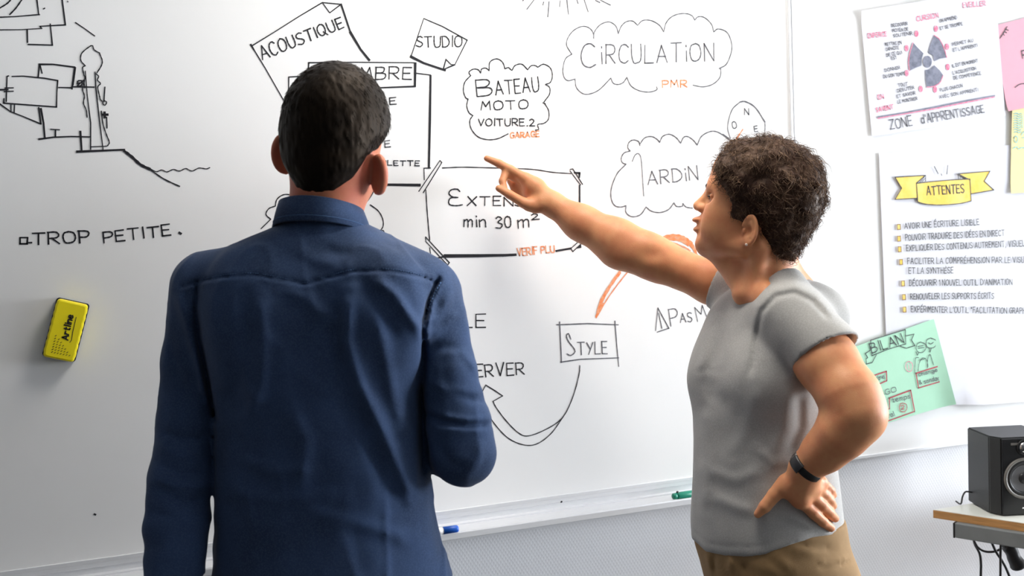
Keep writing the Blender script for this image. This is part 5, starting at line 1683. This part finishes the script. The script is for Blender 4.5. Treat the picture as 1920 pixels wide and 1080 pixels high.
def w_ear(p, c, sd):
    w = nrm(-gf * .88 + gl * sd * .45); up = nrm(_z * .96 + gf * -.12 * 0 - gf * .16); w = nrm(w - up * (w @ up)); nn = nrm(np.cross(up, w)) 
    if nn @ gl * sd < 0: nn = -nn
    q = p - c.astype(np.float32)
    a, b, n_ = q @ w, q @ up, q @ nn
    plate = s_ell(p, c, (.0165, .0052, .0275), [w, nn, up])
    lob = s_ell(p, c - up * .0235 - w * .006, (.0088, .0050, .0090), [w, nn, up])
    e = smin(plate, lob, .006)
    rr = np.hypot(a / .0165, b / .0280)
    rim = np.hypot((rr - .92) * .018, n_ - .0035) - .0036
    rim = np.where((a < -.008) & (b < .004), 1.0, rim)
    e = smin(e, rim.astype(np.float32), .003)
    anti = s_cap(p, c + up * .016 + w * .003 + nn * .003, c - up * .012 + w * .006 + nn * .0035, .0030, .0030)
    e = smin(e, anti, .003)
    e = smax(e, -s_ell(p, c - w * .003 - up * .002 + nn * .0065, (.0090, .0085, .0120), [w, nn, up]), .003)
    e = smin(e, s_ell(p, c - w * .0125 - up * .003 + nn * .003, (.0035, .0035, .0060), [w, nn, up]), .003)      # tragus
    return e

# pointing hand (her right): index out, middle finger bent to the thumb
ZH = 2.37
kn = P(986, 336, ZH)
hand_pt_palm = [(ARM_F[-1][0], P(1000, 352, ZH), .0255, .0210), (ARM_F[-1][0], P(1000, 368, ZH + .010), .0245, .0200), (P(1005, 350, ZH), kn, .0200, .0145), (P(1010, 382, ZH - .012), P(992, 384, ZH - .016), .0190, .0145), (P(1000, 360, ZH + .012), P(978, 350, ZH + .028), .020, .015)]
hand_pt_f = [
    [(kn, .0125), (P(957, 318, ZH + .002), .0100), (P(936, 307, ZH + .004), .0092), (P(913, 297, ZH + .006), .0072)],
    [(P(978, 338, ZH + .014), .0115), (P(948, 325, ZH + .004), .0092), (P(942, 340, ZH - .008), .0082), (P(946, 352, ZH - .016), .0070)],
    [(P(982, 348, ZH + .030), .0110), (P(958, 338, ZH + .036), .0092), (P(966, 358, ZH + .028), .0084), (P(980, 366, ZH + .018), .0072)],
    [(P(988, 358, ZH + .042), .0102), (P(968, 352, ZH + .050), .0084), (P(972, 368, ZH + .040), .0076), (P(986, 374, ZH + .030), .0066)],
    [(P(1004, 388, ZH - .014), .0150), (P(981, 380, ZH - .020), .0118), (P(956, 365, ZH - .022), .0100), (P(935, 353, ZH - .020), .0074)],
]
# hand on the hip (her left): follows the cloth
def on_tee(px, py, lift):
    z = hit(tee_fn, px, py, 1.7, 2.6)
    if z is None: z = 2.12
    return P(px, py, z - lift)
tee_w = ARM_N[-1][0]
ft = nrm(P(1560, 955, 2.03) - tee_w)
hip_palm = [(tee_w, on_tee(1502, 930, .014), .0275, .0180), (tee_w, on_tee(1520, 915, .016), .0265, .0185), (tee_w, on_tee(1478, 915, .014), .0255, .0190), (on_tee(1478, 912, .014), on_tee(1500, 936, .013), .019, .0150), (on_tee(1500, 935, .013), on_tee(1538, 906, .016), .0150, .0140)]
hip_f = [
    [(on_tee(1498, 935, .013), .0125), (on_tee(1525, 962, .0105), .0105), (on_tee(1543, 979, .0095), .0095), (on_tee(1558, 990, .008), .0076)],
    [(on_tee(1517, 926, .0145), .0125), (on_tee(1541, 948, .0120), .0105), (on_tee(1555, 962, .010), .0096), (on_tee(1566, 972, .008), .0078)],
    [(on_tee(1530, 914, .0150), .0115), (on_tee(1547, 930, .0125), .0098), (on_tee(1556, 940, .011), .0092), (on_tee(1562, 948, .009), .0076)],
    [(on_tee(1538, 902, .0150), .0105), (on_tee(1550, 913, .0125), .0088), (on_tee(1557, 920, .011), .0084), (on_tee(1562, 928, .010), .0072)],
    [(on_tee(1474, 905, .014), .0170), (on_tee(1452, 928, .0120), .0128), (on_tee(1434, 950, .0105), .0112), (on_tee(1421, 964, .009), .0080)],
]
# knuckles and tendons raised on the back of the hand
hip_ridge = [(P(1516, 893, 1.965), c[0][0]) for c in hip_f[:4]]
def w_body(p):
    d = w_face(p)
    d = smin(d, w_ear(p, ear_c, 1), .005)
    d = smin(d, w_ear(p, ear_c - gl * .148, -1), .005)
    # shoulders, collarbones and upper back under the shirt
    tz = w_torso(p, -.022)
    d = smin(d, tz, .02)
    d = smin(d, s_cap(p, P(1455, 503, 2.155), P(1508, 556, 2.17), .040, .034), .03)
    d = smin(d, s_cap(p, P(1440, 560, 2.06), P(1500, 590, 2.05), .030, .035), .03)
    aN = chain(p, ARM_N, .022); aF = chain(p, ARM_F, .022)
    # elbow bone, forearm belly, elbow hollow
    aN = smin(aN, s_ell(p, P(1616, 780, 1.912), (.027, .026, .026)), .045)
    aF = smin(aF, s_ell(p, P(1170, 478, 2.32), (.040, .034, .030)), .025)
    aF = aF + .0045 * np.exp(-((np.linalg.norm((p - P(1222, 478, 2.265).astype(np.float32)) / np.array([1.6, 1, 1], np.float32), axis=1)) / .016) ** 2)
    d = smin(d, aN, .012); d = smin(d, aF, .015)
    d = smin(d, hand(p, None, hand_pt_palm, hand_pt_f), .010)
    hd = hand(p, None, hip_palm, hip_f)
    for a, b in hip_ridge:
        hd = smin(hd, s_cap(p, a + (b - a) * .35 - CF * .0105, b - CF * .0065, .0035, .0052), .007)
    d = smin(d, hd, .010)
    return d - .0006 * vnoise(p, (40, 40, 40), 9.0)
pts = [q for q, r in ARM_N + ARM_F] + [c[-1][0] for c in hand_pt_f + hip_f] + [gp(.15, 0, 0), gp(-.1, 0, .12), gp(0, .1, 0), gp(0, -.1, 0), P(1440, 1000, 2.15), P(1440, 800, 2.35), P(1440, 800, 1.98), P(1640, 780, 1.84), P(1560, 1000, 1.84)]
lo, hi = bounds(pts, .045)
wbody, wco, wF = surface('body', w_body, lo, hi, .0026, M['skin'], woman, 1)

# eyes, brows, lips, nails: own small meshes
M['eye'] = mat('eye_white', (0.50, 0.47, 0.44), 0.3, 0.5)
M['iris'] = mat('brown_iris', (0.05, 0.03, 0.02), 0.2, 0.5)
M['lip'] = mat('lips', (0.36, 0.12, 0.10), 0.45, 0.4, var=.08, vscale=80)
M['nail'] = mat('finger_nail', (0.60, 0.33, 0.25), 0.28, 0.5)
for s in (1, -1):
    e = inward(S(1330, 371), -.014) + gl * (.031 * s)
    bm = bmesh.new(); bmesh.ops.create_uvsphere(bm, u_segments=20, v_segments=14, radius=.0112, matrix=Matrix.Translation(Vector(e + gf * .0005)))
    ey = obj('eye', bm, M['eye'], woman, True)
    lsh = catmull([e + gf * .0118 - gl * .010 * s + _z * .0022, e + gf * .0138 + gl * .001 * s + _z * .0030, e + gf * .0095 + gl * .011 * s + _z * .0020], 6)
    bm = bmesh.new(); add_tube(bm, lsh, .0016, 8); obj('eyelash', bm, M['hair_dark'], woman, True)
    lk = nrm(gf + gl * .02 + _z * .10)
    bm = bmesh.new(); add_lathe(bm, [(.0058, .0109), (.004, .0121), (0, .0127)], frame_from(lk, (0, 0, 1), e + gf * .0005), 20); obj('iris', bm, M['iris'], ey, True)
    bq = catmull([inward(S(1326, 352), .0005) + gl * (.012 * s), inward(S(1326, 347), -.003) + gl * (.026 * s), inward(S(1330, 346), -.011) + gl * (.040 * s), inward(S(1336, 352), -.024) + gl * (.049 * s)], 6)
    bm = bmesh.new(); add_tube(bm, bq, list(np.interp(np.linspace(0, 1, len(bq)), [0, .2, .7, 1], [.0016, .0032, .0026, .001])), 8); obj('eyebrow', bm, M['hair_brown'], woman, True)

# hair: side outline read on the head, grown off the scalp
HLINE = [(1338, 302), (1337, 320), (1342, 342), (1360, 360), (1367, 379), (1364, 392), (1360, 402), (1366, 413), (1384, 416), (1394, 422), (1412, 414), (1424, 430), (1426, 455), (1438, 470), (1462, 487), (1490, 492), (1520, 450), (1560, 370), (1540, 280), (1450, 240), (1370, 250)]
def head_xz(p):
    q = p - GC.astype(np.float32)
    return q @ gf, q @ gl, q[:, 2]
_hl = np.array([[((on_sag(a, b, .070) - GC) @ gf), (on_sag(a, b, .070) - GC)[2]] for a, b in HLINE])
def inside(x, z, poly):
    """signed distance, positive inside the outline"""
    d = np.full(x.shape, 1e9); c = np.zeros(x.shape, bool)
    n = len(poly)
    for k in range(n):
        ax, ay = poly[k]; bx_, by_ = poly[(k + 1) % n]
        ex, ey = bx_ - ax, by_ - ay
        t = np.clip(((x - ax) * ex + (z - ay) * ey) / (ex * ex + ey * ey), 0, 1)
        d = np.minimum(d, np.hypot(x - ax - t * ex, z - ay - t * ey))
        cr = ((ay > z) != (by_ > z)) & (x < (bx_ - ax) * (z - ay) / (by_ - ay + 1e-12) + ax)
        c ^= cr
    return np.where(c, d, -d)
def w_scalp(p):
    d = s_ell(p, gp(-.006, 0, .022), (.098, .076, .086), GR)
    d = smin(d, s_ell(p, gp(-.035, 0, -.02), (.070, .068, .070), GR), .03)
    d = smin(d, s_cap(p, P(1436, 440, 2.13), P(1440, 510, 2.14), .056, .060), .02)
    return smin(d, s_ell(p, inward(S(1337, 330), -.040), (.040, .056, .050), GR), .03)
def w_hair_th(p):
    x, y, z = head_xz(p)
    ins_ = inside(x.astype(np.float64), z.astype(np.float64), _hl)
    # at the front the outline runs round to the middle of the brow
    ins_ = np.where((np.abs(y) < .06) & (x > .06), np.minimum(ins_, (z - .062 + .12 * np.maximum(0, np.abs(y) - .02)) * .9), ins_)
    full = .008 + .0095 * sstep(z, -.02, .07) + .012 * sstep(x, .0, -.09) * (1 - .75 * sstep(z, .03, .085))
    full = full * (1 - .40 * sstep(x, .005, .04) * sstep(z, .02, -.02))
    return (-.007 + (full + .007) * sstep(ins_, -.009, .014)).astype(np.float32)
def w_hair(p):
    th = w_hair_th(p)
    m_ = (th > 0)
    x, y, z = head_xz(p)
    side = sstep(np.abs(y), .035, .055) * sstep(x, -.01, .02)
    sc = w_scalp(p)
    base = sc + (np.minimum(sc, w_face(p)) - sc) * side
    return base - th - (.0058 * vnoise(p, (44, 44, 44)) + .0030 * vnoise(p, (95, 95, 95), 4.0) + .0010 * vnoise(p, (240, 240, 240), 8.0)) * m_
lo, hi = bounds([gp(-.13, 0, 0), gp(.12, 0, 0), gp(0, .1, 0), gp(0, -.1, 0), gp(0, 0, .135), gp(0, 0, -.15)], .045)
whair, hco, hF = surface('hair', w_hair, lo, hi, .0024, M['hair_brown'], woman, 0)
nr = vnormals(hco, hF)
th = w_hair_th(hco.astype(np.float32))
ok = np.nonzero(th > .004)[0]
def locks(name, n, amp, rad, lmin, lmax, lift, seed, m_):
    r = np.random.default_rng(seed)
    sel = r.choice(ok, n)
    rt, nn = hco[sel], nr[sel]
    crown = gp(-.05, .0, .11)
    fl = rt - crown; fl -= nn * (fl * nn).sum(1, keepdims=True); fl /= np.linalg.norm(fl, axis=1, keepdims=True) + 1e-9
    sd = np.cross(nn, fl)
    fl = fl + sd * r.normal(0, .55, (n, 1)); fl /= np.linalg.norm(fl, axis=1, keepdims=True)
    sd = np.cross(nn, fl)
    ks = np.linspace(0, 1, 9)
    L = lmin + (lmax - lmin) * r.random(n)
    L = L * np.clip(th[sel] / .02, .35, 1)
    ph = r.random(n) * 6.28; tw_ = (.55 + .7 * r.random(n))
    a = amp * (.5 + r.random(n))
    ang = ph[:, None] + tw_[:, None] * ks[None] * 6.28
    pp = rt[:, None] - nn[:, None] * .002 + fl[:, None] * (L[:, None] * ks)[..., None]
    pp = pp + sd[:, None] * ((np.sin(ang) - np.sin(ph)[:, None]) * a[:, None])[..., None] + nn[:, None] * ((lift * np.sin(ks * 2.6)[None] + (np.cos(ang) - np.cos(ph)[:, None]) * .7) * a[:, None])[..., None]
    # follow the round of the head
    pp = pp - nn[:, None] * ((L[:, None] * ks) ** 2 / .22)[..., None]
    return strands(name, rt, pp, rad * (.7 + .6 * r.random(n)), m_, whair, 3)
M['hair_lock'] = mat('brown_hair_locks', (0.24, 0.15, 0.095), 0.5, 0.25, vcol=(0.035, 0.018, 0.014), vscale=45, tint=(1.0, .75, .55))
locks('hair_locks', 4600, .0046, .00060, .026, .046, .55, 5, M['hair_lock'])
locks('hair_locks', 3800, .0020, .00045, .012, .028, .6, 6, M['hair_brown'])

# earring
bm = bmesh.new(); bmesh.ops.create_uvsphere(bm, u_segments=14, v_segments=10, radius=.0028, matrix=Matrix.Translation(Vector(ear_c - _z * .027 + gf * .008 + gl * .0065)))
obj('earring', bm, mat('pale_pearl', (0.75, 0.62, 0.52), 0.25, 0.5), woman, True)

# watch on the left wrist
wa_ = nrm(ARM_N[-1][0] - ARM_N[-3][0])
wcen = ARM_N[-1][0] - wa_ * .004
r1 = nrm(-CF + wa_ * (CF @ wa_)); r2 = np.cross(wa_, r1)
watch = empty('wristwatch', tuple(wcen)); watch.parent = woman
watch.matrix_parent_inverse = world_of(woman).inverted()
def band(name, prof, a0, a1, m_, par, ra=.0300, rb=.0315, n=60):
    bm = bmesh.new(); rings = []
    for k in range(n + 1):
        a = a0 + (a1 - a0) * k / n
        rings.append([bm.verts.new(wcen + (r1 * math.cos(a) * (rb + o_) + r2 * math.sin(a) * (ra + o_)) + wa_ * x) for x, o_ in prof])
    for A, B in zip(rings, rings[1:]):
        for q in range(len(prof)): bm.faces.new((A[q], A[(q + 1) % len(prof)], B[(q + 1) % len(prof)], B[q]))
    bm.faces.new(rings[0][::-1]); bm.faces.new(rings[-1])
    bmesh.ops.recalc_face_normals(bm, faces=bm.faces)
    return obj(name, bm, m_, par, True)
M['strap'] = mat('black_rubber_strap', (0.010, 0.010, 0.011), 0.55, 0.4)
band('strap', [(-.0075, -.001), (-.0075, .0012), (-.006, .0024), (.006, .0024), (.0075, .0012), (.0075, -.001)], math.radians(-175), math.radians(175), M['strap'], watch)
band('watch_case', [(-.0105, 0), (-.0105, .0045), (-.008, .0068), (.008, .0068), (.0105, .0045), (.0105, 0)], math.radians(28), math.radians(72), M['blackpl'], watch)
band('buckle', [(-.009, .002), (-.009, .0036), (.009, .0036), (.009, .002)], math.radians(78), math.radians(88), M['silver'], watch)

# khaki trousers
wfwd = wf
w_hip = Torso([wst(965, 1312, 1572, .152), wst(1020, 1311, 1579, .160), wst(1060, 1322, 1590, .164), wst(1110, 1334, 1606, .168), wst(1180, 1345, 1615, .165), wst(1250, 1352, 1612, .150)], wf, wl_, 2.25)
def wleg(s):
    h = P(1475, 1240, 2.15) + wl_ * (.082 * s)
    k = V3(*(wc + wl_ * (.085 * s) + wf * -.01)[:2], .46); f = V3(*(wc + wl_ * (.09 * s) - wf * .03)[:2], .07)
    return [(h, .088), (k, .064), (f, .050)]
WJ = [wleg(-1), wleg(1)]
KP = lambda pts: [(1280 + a / 5.333, 980 + b / 5.333) for a, b in pts]
TR_FOLDS = [
    (KP([(1380, 460), (1500, 440), (1600, 415), (1690, 385)]), 2.4, -.004), (KP([(1380, 405), (1500, 392), (1600, 372), (1680, 345)]), 2.4, .003),
    (KP([(470, 345), (480, 400), (470, 470)]), 4, .006), (KP([(590, 380), (620, 450), (660, 500)]), 6, -.006), (KP([(310, 310), (310, 400), (320, 500)]), 4, -.005), (KP([(260, 290), (260, 380), (290, 480)]), 5, .004),
    (KP([(900, 300), (1000, 400), (1100, 480)]), 9, .004), (KP([(1180, 280), (1290, 300), (1380, 290)]), 7, .003), (KP([(1100, 180), (1250, 240), (1500, 260)]), 7, -.003), (KP([(800, 420), (900, 480), (960, 540)]), 8, .004),
]
def w_trous(p):
    u, v, Z = pixv(p)
    d = smin(w_hip(p), np.minimum(chain(p, WJ[0], .02), chain(p, WJ[1], .02)), .03)
    d = d - folds(u, v, TR_FOLDS) * sstep(Z, 2.2, 2.12) - .003 * vnoise(p, (12, 12, 16), 1.0)
    return np.maximum(d, .035 - p[:, 2])
lo, hi = bounds([P(1475, 965, 2.15), V3(wc[0], wc[1], .0)], .25)
lo[2] = 0; hi[2] = P(1475, 965, 2.15)[2] + .03
surface('trousers', w_trous, lo, hi, .0055, M['khaki'], woman, 1)
shoes(WJ, wf, woman)
